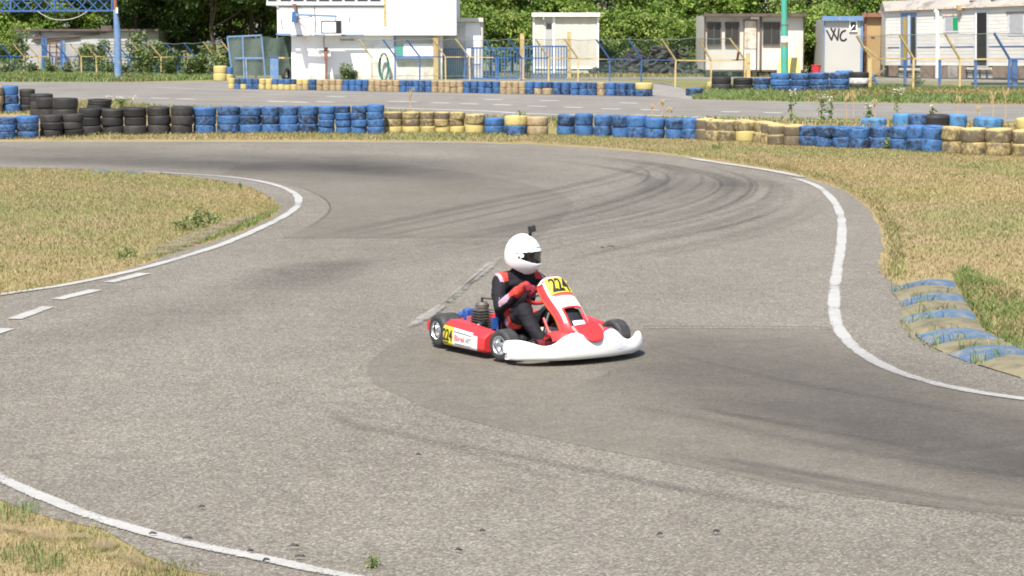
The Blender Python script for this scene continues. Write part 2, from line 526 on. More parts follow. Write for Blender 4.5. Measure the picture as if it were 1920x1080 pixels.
stripe('edge_line', [(-200, 588), (0, 554), (120, 536), (240, 511), (330, 487), (420, 458), (490, 428), (540, 402), (560, 382), (552, 364), (520, 349), (470, 338), (410, 331), (330, 326), (270, 322)], .132, M['line_white'])
stripe('edge_line', [(-120, 828), (0, 898), (100, 943), (200, 979), (325, 1015), (430, 1037), (530, 1058), (650, 1084), (820, 1118)], .115, M['line_white'])
stripe('edge_line', [(-200, 266.5), (0, 266), (300, 266.3), (600, 267.3), (860, 268.3), (960, 271)], .14, M['line_white'])
for a, b in (((205, 531), (272, 514)), ((107, 563), (180, 545)), ((26, 600), (89, 577)), ((-42, 636), (14, 618))):
    stripe('dash_mark', [a, b], .16, M['line_white'], .012, smooth=False)
# faint lines and grid boxes on the straight
for px, w, mt in (([(0, 158.5), (250, 163), (430, 169.5), (700, 176), (1000, 181), (1240, 187), (1500, 193), (1920, 201)], .16, 'line_faded'),
                  ([(60, 176), (300, 173), (560, 178.5), (700, 180)], .12, 'line_faded'),
                  ([(80, 181), (250, 185.5), (420, 188.5), (560, 191)], .12, 'line_faded'),
                  ([(700, 202), (900, 208.5), (1000, 214), (1160, 217)], .18, 'line_far'),
                  ([(1300, 219.5), (1500, 226), (1700, 230), (1930, 233)], .18, 'line_far'),
                  ([(1190, 216), (1300, 220), (1460, 226)], .18, 'line_far'),
                  ([(1430, 202), (1650, 209), (1920, 212)], .1, 'line_faded')):
    stripe('road_line', px, w, M[mt], .010)
for x, y in ((744, 191.5), (765, 191.6), (826, 193.6), (880, 195.6), (942, 197.5), (1007, 200), (1075, 202), (1145, 205), (1218, 207), (1370, 210.5), (1450, 212.5), (1548, 214.5), (520, 191), (560, 192.5), (610, 192), (300, 185), (350, 186.5), (630, 182), (925, 187.5), (1030, 189.5), (1180, 194)):
    stripe('grid_mark', [(x - 17, y - .45), (x + 17, y + .45)], .26, M['line_far'], .014, smooth=False)

# rubber laid down by karts, seams -------------------------------------
swh = [.0165]
def swath(name, px, mat, n=8, prof=(0, .45, .85, 1, .85, .45, 0), label=None):
    """px: (x, y, width_m, cover)"""
    pts = crom([Vector((*P(a[0], a[1])[:2], 0)) for a in px], n)
    val = crom([Vector((a[2], a[3], 0)) for a in px], n)
    rows = [[] for _ in prof]; cov = [[] for _ in prof]
    swh[0] += .0002
    for i, p in enumerate(pts):
        d = (pts[min(i + 1, len(pts) - 1)] - pts[max(i - 1, 0)]).normalized()
        s = Vector((-d.y, d.x, 0))
        for k, c in enumerate(prof):
            t = k / (len(prof) - 1) - .5
            q = p + s * t * max(.01, val[i].x)
            rows[k].append(onground(q.x, q.y, swh[0])); cov[k].append(max(0, c * val[i].y))
    o = MB().grid(rows).build(name, mat)
    a = o.data.attributes.new('cover', 'FLOAT', 'POINT')
    a.data.foreach_set('value', [c for r in cov for c in r])
    return tag(o, kind='structure')
RF = M['rubber_film']
swath('rubber_band', [(-120, 285, 6.0, .14), (100, 290, 6.0, .18), (350, 300, 6.5, .28), (560, 309, 7.0, .42), (700, 316, 6.6, .40), (860, 332, 5.4, .22), (980, 352, 3.4, .06), (1040, 372, 1.6, .0)], RF)
swath('rubber_band', [(-120, 300, 3.0, .12), (200, 303, 3.0, .16), (450, 312, 2.6, .24), (620, 316, 2.2, .30), (760, 326, 1.8, .16), (860, 340, 1.2, .0)], RF)
swath('rubber_band', [(1080, 690, .8, .0), (1180, 690, 1.8, .20), (1330, 712, 2.6, .20), (1500, 752, 2.8, .21), (1700, 802, 2.8, .25), (1920, 855, 2.7, .30), (2150, 900, 2.6, .30)], RF)
swath('rubber_band', [(1190, 640, .9, .0), (1260, 645, 1.6, .16), (1400, 665, 2.6, .20), (1560, 700, 3.0, .20), (1760, 770, 3.0, .16), (1990, 830, 3.0, .16)], RF)
swath('rubber_band', [(1250, 735, .5, .0), (1420, 765, .9, .16), (1600, 805, 1.1, .16), (1800, 850, 1.1, .18), (2000, 890, 1.1, .2)], RF)
swath('rubber_band', [(420, 560, .9, .0), (560, 515, 1.6, .22), (640, 497, 1.0, .30), (700, 488, .4, .0)], RF)
swath('rubber_band', [(60, 640, 1.2, .05), (300, 600, 1.6, .13), (560, 535, 1.8, .10), (760, 478, 1.6, .06), (1000, 420, 1.6, .10), (1300, 350, 2.6, .20), (1450, 340, 2.6, .10)], RF)
for tr in ([(560, 452, .5), (720, 420, .5), (900, 383, .6), (1060, 352, .6), (1180, 322, .5), (1230, 300, .3)],
           [(760, 470, .3), (950, 430, .4), (1130, 385, .5), (1230, 350, .5), (1262, 325, .5), (1240, 306, .3)],
           [(900, 470, .3), (1080, 440, .4), (1270, 405, .5), (1360, 370, .5), (1370, 340, .5), (1310, 316, .3)],
           [(1030, 485, .3), (1200, 452, .4), (1360, 415, .5), (1440, 380, .4), (1450, 350, .4), (1380, 324, .2)],
           [(1040, 500, .2), (1250, 470, .4), (1420, 430, .4), (1510, 392, .3), (1500, 360, .2)],
           [(1000, 300, .1), (1120, 312, .4), (1200, 330, .5), (1220, 352, .4), (1180, 372, .2)],
           [(1060, 290, .1), (1200, 303, .4), (1320, 325, .4), (1370, 350, .3), (1340, 380, .2)],
           [(860, 285, .1), (1000, 291, .3), (1150, 300, .4), (1260, 318, .3), (1300, 340, .1)]):
    pr = [(x, y, .38, .36 * c * (0 if i in (0, len(tr) - 1) else 1)) for i, (x, y, c) in enumerate(tr)]
    swath('skid_mark', pr, RF)
    swath('skid_mark', [(x + 26, y + 5, .22, c * .8) for x, y, w, c in pr], RF)
for tr in ([(1290, 857, .1), (1400, 872, .6), (1520, 893, .7), (1650, 915, .7), (1800, 940, .5), (1990, 962, .5)],
           [(1310, 766, .2), (1370, 780, .8), (1460, 795, .5), (1600, 822, .3), (1760, 850, .2)],
           [(1150, 760, .0), (1300, 785, .35), (1500, 828, .35), (1750, 872, .4), (1990, 905, .4)],
           [(780, 820, .0), (900, 845, .4), (1100, 885, .5), (1300, 925, .5), (1480, 955, .3), (1600, 975, .0)],
           [(620, 770, .1), (660, 800, .4), (760, 820, .4), (900, 858, .3), (1040, 900, .2)],
           [(180, 555, .1), (330, 540, .2), (520, 545, .15), (620, 545, .0)]):
    swath('skid_mark', [(x, y, .16, .5 * c) for x, y, c in tr], RF, prof=(0, .7, 1, .7, 0))
rs = random.Random(31)
for k in range(16):       # thin single-tyre marks fanned through the bend
    o_ = rs.uniform(0, 1); j = lambda q: rs.uniform(-q, q)
    base_ = [(620 + 420 * o_, 462 + 40 * o_), (820 + 380 * o_, 428 + 34 * o_), (1020 + 370 * o_, 388 + 36 * o_), (1160 + 340 * o_, 350 + 34 * o_), (1200 + 310 * o_, 322 + 26 * o_), (1120 + 300 * o_, 299 + 20 * o_)]
    dx, dy = j(30), j(6)
    i0 = rs.choice((0, 0, 1, 2)); seg_ = base_[i0:i0 + rs.choice((4, 5, 6))]
    if len(seg_) < 4: seg_ = base_[2:]
    c_ = rs.uniform(.12, .34)
    swath('skid_mark', [(x + dx + j(8), y + dy + j(2), .09, 0 if q in (0, len(seg_) - 1) else c_) for q, (x, y) in enumerate(seg_)], RF, prof=(0, .8, 1, .8, 0))
for k in range(5):
    y0_ = rs.uniform(640, 840); c_ = rs.uniform(.12, .25)
    swath('skid_mark', [(1080 + rs.uniform(0, 300), y0_, .08, 0), (1400, y0_ + 50, .09, c_), (1650, y0_ + 98, .09, c_), (1950, y0_ + 150, .09, c_ * .7)], RF, prof=(0, .8, 1, .8, 0))
# light concrete seam crossing the track, with its dark crack
swath('track_seam', [(752, 627, .08, .0), (775, 613, .15, .45), (800, 597, .19, .65), (830, 576, .14, .5), (850, 560, .16, .45), (885, 530, .15, .5), (915, 504, .19, .55), (938, 484, .14, .3), (950, 474, .1, 0)], M['seam_concrete'], prof=(0, .8, 1, 1, .8, 0))
swath('track_seam', [(815, 588, .03, .1), (845, 563, .045, .7), (860, 550, .03, .2), (880, 533, .05, .7), (905, 512, .03, .4), (925, 495, .03, .1)], RF, prof=(0, 1, 1, 0))
swath('track_seam', [(531, 447, .03, .5), (590, 421, .03, .6), (618, 395, .03, .6), (606, 373, .03, .6), (560, 351, .03, .2)], RF, prof=(0, 1, 0))
swath('track_seam', [(700, 447, .06, .2), (531, 447.5, .06, .5)], RF, prof=(0, 1, 0))
swath('track_seam', [(1205, 617, .05, .9), (1400, 617.5, .05, .9), (1565, 619, .05, .8)], RF, prof=(0, 1, 0))
swath('sandy_strip', [(225, 492, .5, 0), (290, 478, .9, .42), (350, 455, 1.0, .50), (410, 430, .9, .50), (470, 407, .7, .42), (505, 402, .3, 0)], M['sand_film'])
swath('soil_edge', [(-60, 985, .4, .4), (60, 1005, .4, .45), (170, 1020, .35, .45), (240, 1052, .35, .5), (330, 1087, .3, .4)], M['soil_film'])

# kerb of blue and yellow humps ----------------------------------------
kl = [(1674, 541), (1672, 549), (1686, 566), (1689, 577), (1692, 597), (1697, 608), (1712, 628), (1745, 651), (1771, 664), (1822, 683), (1930, 715)]
kr = [(1788, 527), (1792, 540), (1802, 553), (1815, 569), (1822, 583), (1832, 600), (1846, 622), (1880, 640), (1915, 652), (1932, 668), (1995, 702)]
kerb = thing('kerb', P(1720, 600), 'low kerb of alternating blue and yellow humps beside the right white line', 'kerb')
for i in range(10):
    a0, a1, b0, b1 = P(*kl[i]), P(*kl[i + 1]), P(*kr[i]), P(*kr[i + 1])
    rows = []
    for u in range(9):
        t = u / 8; arch = math.sin(math.pi * min(1, max(0, t * 1.04 - .02))) ** .8
        row = []
        for w in range(5):
            q = (.06, .14, .5, .84, .94)[w]
            p = (a0.lerp(a1, q)).lerp(b0.lerp(b1, q), t)
            e = (0, .92, 1, .9, 0)[w]
            h = .012 + .055 * arch * e + .008 * noise.noise(p * 4)
            row.append(onground(p.x, p.y, h if w not in (0, 4) else -.01))
        rows.append(row)
    o = MB().grid(rows).build('kerb_block', M['kerb_blue'] if i % 2 == 0 else M['kerb_yellow'], kerb, 25)
    o['label'] = 'worn blue kerb hump' if i % 2 == 0 else 'worn yellow kerb hump'
# remains of the kerb on the far side of the island
kerb2 = thing('kerb', P(245, 324), 'worn blue and yellow kerb strip at the back of the left grass island', 'kerb')
for i in range(4):
    x0 = 175 + i * 32
    a, b = P(x0, 321.5 + i * 1.2), P(x0 + 31, 322.5 + i * 1.2)
    rows = [[onground(p.x, p.y + dy, hh) for p in (a, a.lerp(b, .5), b)] for dy, hh in ((-.22, -.01), (-.12, .02), (.1, .025), (.2, -.01))]
    MB().grid(rows).build('kerb_block', M['kerb_blue'] if i % 2 == 0 else M['kerb_yellow'], kerb2, 60)

# grass ------------------------------------------------------------------
def pip(x, y, poly):
    c = np.zeros(len(x), bool); n = len(poly); j = n - 1
    for i in range(n):
        xi, yi = poly[i]; xj, yj = poly[j]
        k = ((yi > y) != (yj > y)) & (x < (xj - xi) * (y - yi) / (yj - yi + 1e-12) + xi)
        c ^= k; j = i
    return c
STRAW = np.array([[.345, .265, .14], [.29, .215, .11], [.40, .325, .19], [.25, .185, .09]])
GREEN = np.array([[.165, .18, .06], [.21, .21, .085], [.135, .155, .05], [.25, .23, .10]])
LUSH = np.array([[.11, .165, .045], [.145, .20, .06], [.09, .14, .04], [.19, .215, .085]])
def blades(name, poly, dens, h, w, green=.35, patch=1.2, lush=False, label='', cat='grass', bend=1.1, seed=1, avoid=None, lean=1.0):
    r = np.random.default_rng(seed)
    poly = [tuple(p) for p in poly]
    xs_, ys_ = [p[0] for p in poly], [p[1] for p in poly]
    x0, x1, y0, y1 = min(xs_), max(xs_), min(ys_), max(ys_)
    n = int((x1 - x0) * (y1 - y0) * dens)
    x, y = r.uniform(x0, x1, n), r.uniform(y0, y1, n)
    k = pip(x, y, poly)
    if avoid is not None: k &= ~pip(x, y, avoid)
    x, y = x[k], y[k]; n = len(x)
    fld = np.array([noise.noise(Vector((a / patch, b / patch, seed))) + .5 * noise.noise(Vector((a * 3 / patch, b * 3 / patch, seed + 9))) for a, b in zip(x, y)])
    big = np.array([noise.noise(Vector((a * .22, b * .16, seed + 4))) for a, b in zip(x, y)])
    isg = (fld * .6 + big * 1.0 + r.normal(0, .26, n)) > (.5 - green) * 1.3
    hh = h * (.45 + r.random(n) * .75) * (1 + .35 * np.clip(fld, -.6, 1)) * np.where(isg, 1.0, .85)
    a = r.uniform(0, 2 * np.pi, n); ww = w * (.6 + .8 * r.random(n))
    la = r.uniform(0, 2 * np.pi, n); ln = np.abs(r.normal(0, bend, n)) * hh
    z = SL * (np.minimum(y, YF) - Y0)
    dx, dy = np.cos(a) * ww / 2, np.sin(a) * ww / 2
    lx, ly = np.cos(la) * ln, np.sin(la) * ln
    V = np.empty((n, 5, 3))
    V[:, 0] = np.c_[x - dx, y - dy, z - .005]; V[:, 1] = np.c_[x + dx, y + dy, z - .005]
    V[:, 2] = np.c_[x + dx * .7 + lx * .35, y + dy * .7 + ly * .35, z + hh * .6]
    V[:, 3] = np.c_[x - dx * .7 + lx * .35, y - dy * .7 + ly * .35, z + hh * .6]
    V[:, 4] = np.c_[x + lx, y + ly, z + hh * .95]
    i = np.arange(n) * 5
    me = bpy.data.meshes.new(name)
    loops = np.c_[i, i + 1, i + 2, i + 3, i + 3, i + 2, i + 4].ravel()
    me.vertices.add(n * 5); me.vertices.foreach_set('co', V.ravel())
    me.loops.add(n * 7); me.loops.foreach_set('vertex_index', loops)
    me.polygons.add(n * 2)
    st = np.c_[np.arange(n) * 7, np.arange(n) * 7 + 4].ravel(); 
    me.polygons.foreach_set('loop_start', st)
    gp = LUSH if lush else GREEN
    c = np.where(isg[:, None], gp[r.integers(0, 4, n)], STRAW[r.integers(0, 4, n)]) * (.8 + .4 * r.random((n, 1))) * (1 + .30 * np.clip(fld, -.8, .8) + .15 * big)[:, None]
    c[:, 2] *= 1 + .25 * np.clip(big, -.6, .6)
    C = np.ones((n, 5, 4)); C[:, :, :3] = c[:, None, :]
    ca = me.color_attributes.new('tint', 'FLOAT_COLOR', 'POINT'); ca.data.foreach_set('color', C.ravel())
    me.materials.append(M['grass_blade']); me.update(calc_edges=True); me.validate()
    o = bpy.data.objects.new(name, me); col.objects.link(o)
    return tag(o, label, cat, kind='stuff')
isl_poly = pxs([(p[0], p[1]) for p in isl])
blades('island_grass', isl_poly, 1000, .042, .008, .47, 1.6, label='dry mown grass of the island left of the hairpin line', seed=3)
blades('island_edge_grass', pxs([(265, 494), (330, 472), (400, 450), (470, 425), (510, 407), (522, 390), (505, 398), (470, 410), (440, 425), (390, 448), (330, 468)]), 900, .06, .010, .85, 1.0, True, 'fresh green grass along the hairpin edge line', seed=5)
rg = pxs([(1000, 268), (1130, 276), (1240, 286), (1330, 299), (1430, 314), (1520, 334), (1588, 358), (1632, 390), (1655, 430), (1660, 470), (1648, 510), (1660, 530), (1795, 520), (1830, 585), (1860, 620), (1930, 660), (2060, 700), (2060, 292), (1930, 289), (1760, 284), (1600, 276), (1440, 269), (1300, 260), (1150, 255), (1050, 253), (1000, 252)])
blades('verge_grass', rg, 620, .048, .010, .36, 2.0, label='dry yellow grass between the right white line and the tyre wall', seed=8)
blades('verge_green_grass', pxs([(1790, 522), (1800, 500), (1850, 520), (1930, 560), (2060, 640), (2060, 700), (1930, 662), (1888, 642), (1850, 622), (1834, 604), (1815, 568)]), 800, .085, .010, .85, .8, True, 'lush green grass behind the humped kerb', seed=9)
blades('verge_edge_grass', pxs([(1296, 293), (1420, 308), (1510, 328), (1590, 352), (1640, 390), (1668, 450), (1664, 520), (1700, 516), (1690, 430), (1650, 375), (1560, 332), (1440, 306), (1330, 292)]), 420, .065, .013, .62, 1.0, label='greener grass fringing the outside of the right bend', seed=10)
blades('barrier_grass', pxs([(-120, 262), (0, 262), (400, 262), (700, 263), (1000, 267), (1060, 256), (1000, 252), (700, 248), (400, 248), (0, 256), (-120, 258)]), 260, .075, .016, .42, 1.8, label='strip of dry grass at the foot of the left tyre wall', seed=12)
kj = []
for i in range(1, 10, 1):
    a, b = P(*kl[i]), P(*kr[i]); q0 = .0 if i % 2 else .15
    w_ = Vector((0, .05 if i % 2 else .03, 0)); a, b = a.lerp(b, q0), a.lerp(b, .55 if i % 2 else .8)
    blades('kerb_grass', [(p.x, p.y) for p in (a - w_, b - w_, b + w_, a + w_)], 1300, .15, .008, .75, .5, True, f'green grass in the {nth(i)} joint of the humped kerb from the back', seed=50 + i)
blades('kerb_grass', pxs([(1690, 600), (1720, 628), (1765, 662), (1752, 664), (1705, 634), (1682, 604)]), 900, .05, .007, .6, .6, True, 'grass at the track side foot of the humped kerb', seed=70)
blades('kerb_grass', pxs([(1785, 520), (1800, 520), (1836, 590), (1870, 628), (1940, 664), (1915, 662), (1850, 624), (1815, 575)]), 1300, .10, .009, .85, .6, True, 'grass growing over the back edge of the humped kerb', seed=71)
cornr = pxs([(-60, 930), (40, 958), (110, 974), (190, 994), (230, 1022), (285, 1047), (350, 1074), (430, 1084), (540, 1090)]) + [(0.2, 9.6), (-4.5, 9.6)]
blades('corner_grass', cornr, 3000, .035, .0045, .33, .5, label='short dry grass in the near left corner', seed=15)
for i, (px, py, rad, lab) in enumerate(((45, 1040, .14, 'bright green grass tuft in the near left corner'), (20, 965, .18, 'dull green tuft beside the near white line'), (85, 1062, .12, 'small green tuft low in the near left corner'), (300, 1080, .2, 'green tufts at the bottom edge of the near corner'))):
    c = P(px, py)
    blades('grass_tuft', [(c.x + rad * math.cos(t), c.y + rad * 1.5 * math.sin(t)) for t in [k * .63 for k in range(10)]], 1600, .065, .005, .95, 1, True, lab, 'grass', .5, 20 + i)
blades('back_verge', pxs([(1290, 172), (1330, 163), (1620, 160), (2000, 166), (2000, 197), (1700, 193), (1440, 189.5), (1300, 186.5)]), 150, .13, .03, .75, 2.2, True, 'tall green verge beyond the straight on the right', seed=31)
blades('left_verge', pxs([(-300, 134), (0, 133), (200, 135), (400, 138), (430, 146), (395, 150), (250, 153.5), (0, 153.5), (-300, 151)]), 70, .20, .05, .8, 3.0, True, 'green verge between the straight and the left fence', seed=33)
blades('infield_grass', pxs([(-100, 190), (100, 190), (180, 190), (230, 193), (310, 200), (430, 203), (560, 204), (740, 208), (900, 219), (1100, 222), (1300, 221), (1500, 224), (1930, 231), (1930, 246), (1600, 240), (1300, 225), (1050, 240), (700, 235), (300, 225), (100, 215), (-100, 215)]), 110, .11, .026, .5, 2.5, label='rough grass between the tyre wall and the straight', seed=35)
blades('yard_grass', [(-2, 101.5), (6, 103), (9.5, 104.5), (14.5, 102), (18, 104), (18, 109), (-2, 107)], 70, .2, .035, .6, 2.5, label='grass behind the fence below the white cabins', seed=37)

# ================================================================== TYRE BARRIERS
def tyre_mat(name, paint, bare, wear, side_dirt):
    """painted tyre: the tread is rubbed and grimy, the paint keeps best on the side walls"""
    m = Mat(name, .65, 0, .3)
    co = m.coord('Object')
    rn = m.n('ShaderNodeObjectInfo').outputs['Random']
    ad = m.n('ShaderNodeVectorMath', operation='ADD'); m.l(co, ad.inputs[0])
    k = m.math('MULTIPLY', rn, 91.0); cb = m.n('ShaderNodeCombineXYZ')
    for i in range(3): m.l(k, cb.inputs[i])
    m.l(cb.outputs[0], ad.inputs[1]); w = ad.outputs[0]
    f = m.noise(w, 2.2, 4, .65); f2 = m.noise(w, 9.0, 4, .7)
    sx = m.n('ShaderNodeSeparateXYZ'); m.l(co, sx.inputs[0])
    rad = m.math('SQRT', m.math('ADD', m.math('MULTIPLY', sx.outputs[0], sx.outputs[0]), m.math('MULTIPLY', sx.outputs[1], sx.outputs[1])))
    tread = m.mask(rad, .90, .985)                    # unit-radius mesh: 1 on the tread
    wv = m.math('ADD', m.math('MULTIPLY', f, .7), m.math('MULTIPLY', f2, .3))
    lv = m.math('ADD', m.math('MULTIPLY', rn, .16), wear - .08)   # some are far more worn than others
    worn_ = m.math('MULTIPLY', m.mask(m.math('ADD', wv, lv), .93, 1.12), m.math('ADD', m.math('MULTIPLY', tread, side_dirt), 1 - side_dirt))
    pv = m.mix(m.mask(f2, .3, .75), paint, tuple(x * .72 for x in paint[:3]) + (1,))
    pv = m.mix(m.math('MULTIPLY', rn, .35), pv, tuple(min(1, x * 1.25 + .015) for x in paint[:3]) + (1,))
    m.color(m.mix(worn_, pv, bare)); m.bump(f2, .01, .25)
    M[name] = m.m
tyre_mat('tyre_blue', (.052, .14, .325, 1), (.020, .024, .036, 1), .50, .5)
tyre_mat('tyre_yellow', (.45, .35, .145, 1), (.115, .092, .064, 1), .60, .9)
tyre_mat('tyre_bright', (.47, .385, .145, 1), (.27, .20, .10, 1), .36, .7)
tyre_mat('tyre_tan', (.37, .28, .16, 1), (.18, .13, .085, 1), .48, .7)
tyre_mat('tyre_black', (.026, .0245, .025, 1), (.050, .045, .041, 1), .46, .5)
tyre_mat('tyre_whitewall', (.66, .65, .62, 1), (.05, .05, .05, 1), .5, .3)
tyre_mat('tyre_lightblue', (.065, .20, .38, 1), (.04, .046, .06, 1), .42, .6)
def tyre_mesh(name, kind):
    """unit tyre: outer radius 1, width 1 (z -0.5..0.5)"""
    outer_ = [(.985, .36), (.995, .18), (1.0, 0), (.995, -.18), (.985, -.36)]
    if kind == 1:   # grooved tread
        outer_ = []
        for z in (.27, .135, 0, -.135, -.27):
            outer_ += [(.99, z + .045), (.99, z - .045), (.965, z - .05), (.965, z - .085)]
        outer_ = outer_[:-2]
    if kind == 2:   # slick, bulging
        outer_ = [(.98, .34), (.995, .2), (1.0, 0), (.995, -.2), (.98, -.34)]
    pf = [(.60, .36), (.68, .45), (.80, .497), (.915, .488), (.965, .44)] + outer_ + [(.965, -.44), (.915, -.488), (.80, -.497), (.68, -.45), (.60, -.36), (.62, -.24), (.80, -.30), (.88, 0), (.80, .30), (.62, .24)]
    me = MB().lathe(pf, 28, close=True).mesh(name, [M['tyre_black']], 40)
    return me
TM = [tyre_mesh('tyre', k) for k in (0, 1, 2)]
COLN = {'B': ('tyre_blue', 'blue'), 'Y': ('tyre_yellow', 'grimy yellow'), 'y': ('tyre_bright', 'bright yellow'), 'T': ('tyre_tan', 'faded tan'),
        'K': ('tyre_black', 'black'), 'W': ('tyre_whitewall', 'white and black'), 'L': ('tyre_lightblue', 'light blue'), 'O': ('tyre_tan', 'ochre')}
def tyre(c, r, h, colr, label, group, tilt=(0, 0), kind=None):
    k = random.choice((0, 0, 1, 2)) if kind is None else kind
    o = bpy.data.objects.new('tyre', TM[k]); col.objects.link(o)
    o.location = c; o.scale = (r, r, h)
    o.rotation_mode = 'XYZ'
    o.rotation_euler = (tilt[0], tilt[1], random.uniform(0, 6.28))
    o.rotation_euler = (Matrix.Rotation(tilt[0], 3, 'X') @ Matrix.Rotation(tilt[1], 3, 'Y') @ Matrix.Rotation(random.uniform(0, 6.28), 3, 'Z')).to_euler()
    o.material_slots[0].link = 'OBJECT'; o.material_slots[0].material = M[COLN[colr][0]]
    return tag(o, label, 'tyre', group)
LEV = {1: ['lone'], 2: ['bottom', 'top'], 3: ['bottom', 'middle', 'top'], 4: ['bottom', 'second lowest', 'third lowest', 'top']}
def stack(cx, ybase, ytop, n, r_px, colors, where, group, lean=0.0, jit=.02, tilt=R(2.2), overs=None, dy=0.0):
    """colors bottom to top; position from the foot of the stack"""
    p = P(cx, ybase)
    p.y += dy
    s = ppm(p.y); r = r_px * 1.02 / s; H = (ybase - ytop) / s; h = H / n
    # the visible foot is the near edge of the tyre: its centre stands a radius further back
    c = Vector((p.x * (p.y + r) / p.y, p.y + r, gz(p.y + r)))
    for k in range(n):
        cc = colors[k] if k < len(colors) else colors[-1]
        jx, jy = random.uniform(-jit, jit), random.uniform(-jit, jit)
        z = c.z + h * (k + .5)
        lab = f'{COLN[cc][1]} tyre, {LEV[n][k]} in {where}' if n > 1 else f'{COLN[cc][1]} tyre, {where}'
        tyre((c.x + jx + lean * k, c.y + jy, z), r * random.uniform(.97, 1.03), h * 1.02, cc, lab, group,
             (random.uniform(.3, 1) * tilt if k == n - 1 else random.uniform(-.2, .3) * tilt, random.uniform(-.6, .6) * tilt))
    return c, r, h
near = [  # (x0, x1, ytop, ybase, n, colours)
    (-9, 31, 221, 261, 3, 'B'), (32, 74, 218.5, 260, 3, 'B'), (75, 118, 216.5, 258, 3, 'K'), (117, 157, 215, 257, 3, 'K'), (150, 191, 204, 253.5, 3, 'K'),
    (191, 233, 205, 253, 3, 'K'), (233.5, 276, 202.5, 253, 3, 'K'), (277, 320, 201, 252, 3, 'K'), (321, 362, 200.5, 252, 3, 'K'), (363, 406, 202, 251, 3, 'B'),
    (408, 450, 201, 250.5, 3, 'B'), (450, 491, 202, 250.3, 3, 'B'), (490, 525, 201, 250, 3, 'B'), (524, 560, 201, 250, 3, 'B'), (559, 597, 200, 250, 3, 'B'),
    (598, 629, 200, 251, 4, 'B'), (629, 659, 199.5, 251, 4, 'B'), (659, 689, 199, 251.5, 4, 'B'), (688, 720, 197, 252, 4, 'B'),
    (719, 754, 211, 250, 3, 'yYY'), (754, 788, 211, 250, 3, 'yYY'), (788, 815, 211, 250, 3, 'yYY'), (815, 843, 211, 250, 3, 'yYY'), (843, 872, 211, 250, 3, 'yYY'),
    (873, 910, 215, 251, 2, 'yY'), (909, 946, 222, 252, 2, 'B'), (946, 987, 218, 254, 2, 'By'), (987, 1029, 220, 253.5, 2, 'O'),
    (1044, 1079, 217, 253, 2, 'B'), (1079, 1113, 214, 255, 2, 'B'), (1113, 1148, 217, 256.5, 2, 'B'), (1147, 1184, 217.5, 258, 2, 'B'), (1173, 1213, 219, 259, 2, 'B'),
    (1210, 1248, 222, 260, 2, 'B'), (1246, 1282, 223.5, 260.5, 2, 'B'), (1277, 1313, 223, 261, 2, 'B'), (1305, 1341, 223.5, 262.5, 2, 'Y'), (1323, 1359, 226, 264, 2, 'Y'),
    (1345, 1383, 227, 265, 2, 'Y'), (1380, 1418, 227, 266, 2, 'yY'), (1413, 1449, 229, 267, 2, 'Y'), (1427, 1463, 231.5, 270, 2, 'Y'), (1439, 1475, 235, 272, 2, 'Y'),
    (1468, 1506, 236, 273, 2, 'Y'), (1497, 1535, 238, 274, 2, 'B'), (1529, 1567, 237.5, 276, 2, 'B'), (1562, 1601, 239, 277.5, 2, 'B'), (1590, 1630, 240, 279, 2, 'B'),
    (1627, 1671, 239, 278.5, 2, 'B'), (1669, 1709, 239, 281.5, 2, 'B'), (1700, 1741, 237, 284.5, 2, 'B'), (1727, 1770, 238, 286, 2, 'B'), (1765, 1808, 239, 288.5, 2, 'Y'),
    (1801, 1849, 242, 291, 2, 'Y'), (1847, 1897, 243, 292.5, 2, 'Y'), (1897, 1947, 245, 294, 2, 'Y')]
gN = 'tyres of the near barrier'
for i, (x0, x1, yt, yb, n, cs) in enumerate(near):
    w = f'the {nth(i + 1)} stack from left in the near tyre wall'
    lean = .06 if i in (18,) else 0
    tl = R(7) if i > 35 else R(5) if i > 27 else R(2.5)
    if i == 28: tl = R(9)
    stack((x0 + x1) / 2, yb, yt, n, (x1 - x0) / 2, cs, w, gN, 0, .018, tl)
# a second line of tyres behind the right end and at the left end
back = [(1614, 1662, 222, 243, 1, 'L', 'lying among weeds behind the right blue stacks'), (1674, 1712, 213, 240, 1, 'L', 'left of the black tyre lying on the right blue stacks'),
        (1702, 1740, 214.5, 240, 1, 'B', 'touching the left side of the black tyre on the right barrier'),
        (1729, 1781, 215, 238.5, 1, 'K', 'lying on top of the blue stacks at right'),
        (1775, 1813, 215, 238, 1, 'L', 'just right of the black tyre on the right barrier'), (1826, 1880, 220, 240, 1, 'L', 'behind the grimy yellow stacks at far right'),
        (1905, 1950, 221, 242, 1, 'y', 'cut by the right picture edge behind the barrier')]
for x0, x1, yt, yb, n, cs, w in back:
    cyl_y = 55.5 if x0 < 1700 else 54.2
    a, b = at((x0 + x1) / 2, yb, cyl_y), at((x0 + x1) / 2, yt, cyl_y)
    r = (x1 - x0) / 2 / ppm(cyl_y)
    tyre(((a.x + b.x) / 2, cyl_y, (a.z + b.z) / 2), r, (b.z - a.z), cs, f'{COLN[cs][1]} tyre {w}', 'loose tyres behind the right end of the near barrier', (R(3), R(random.uniform(-3, 3))))
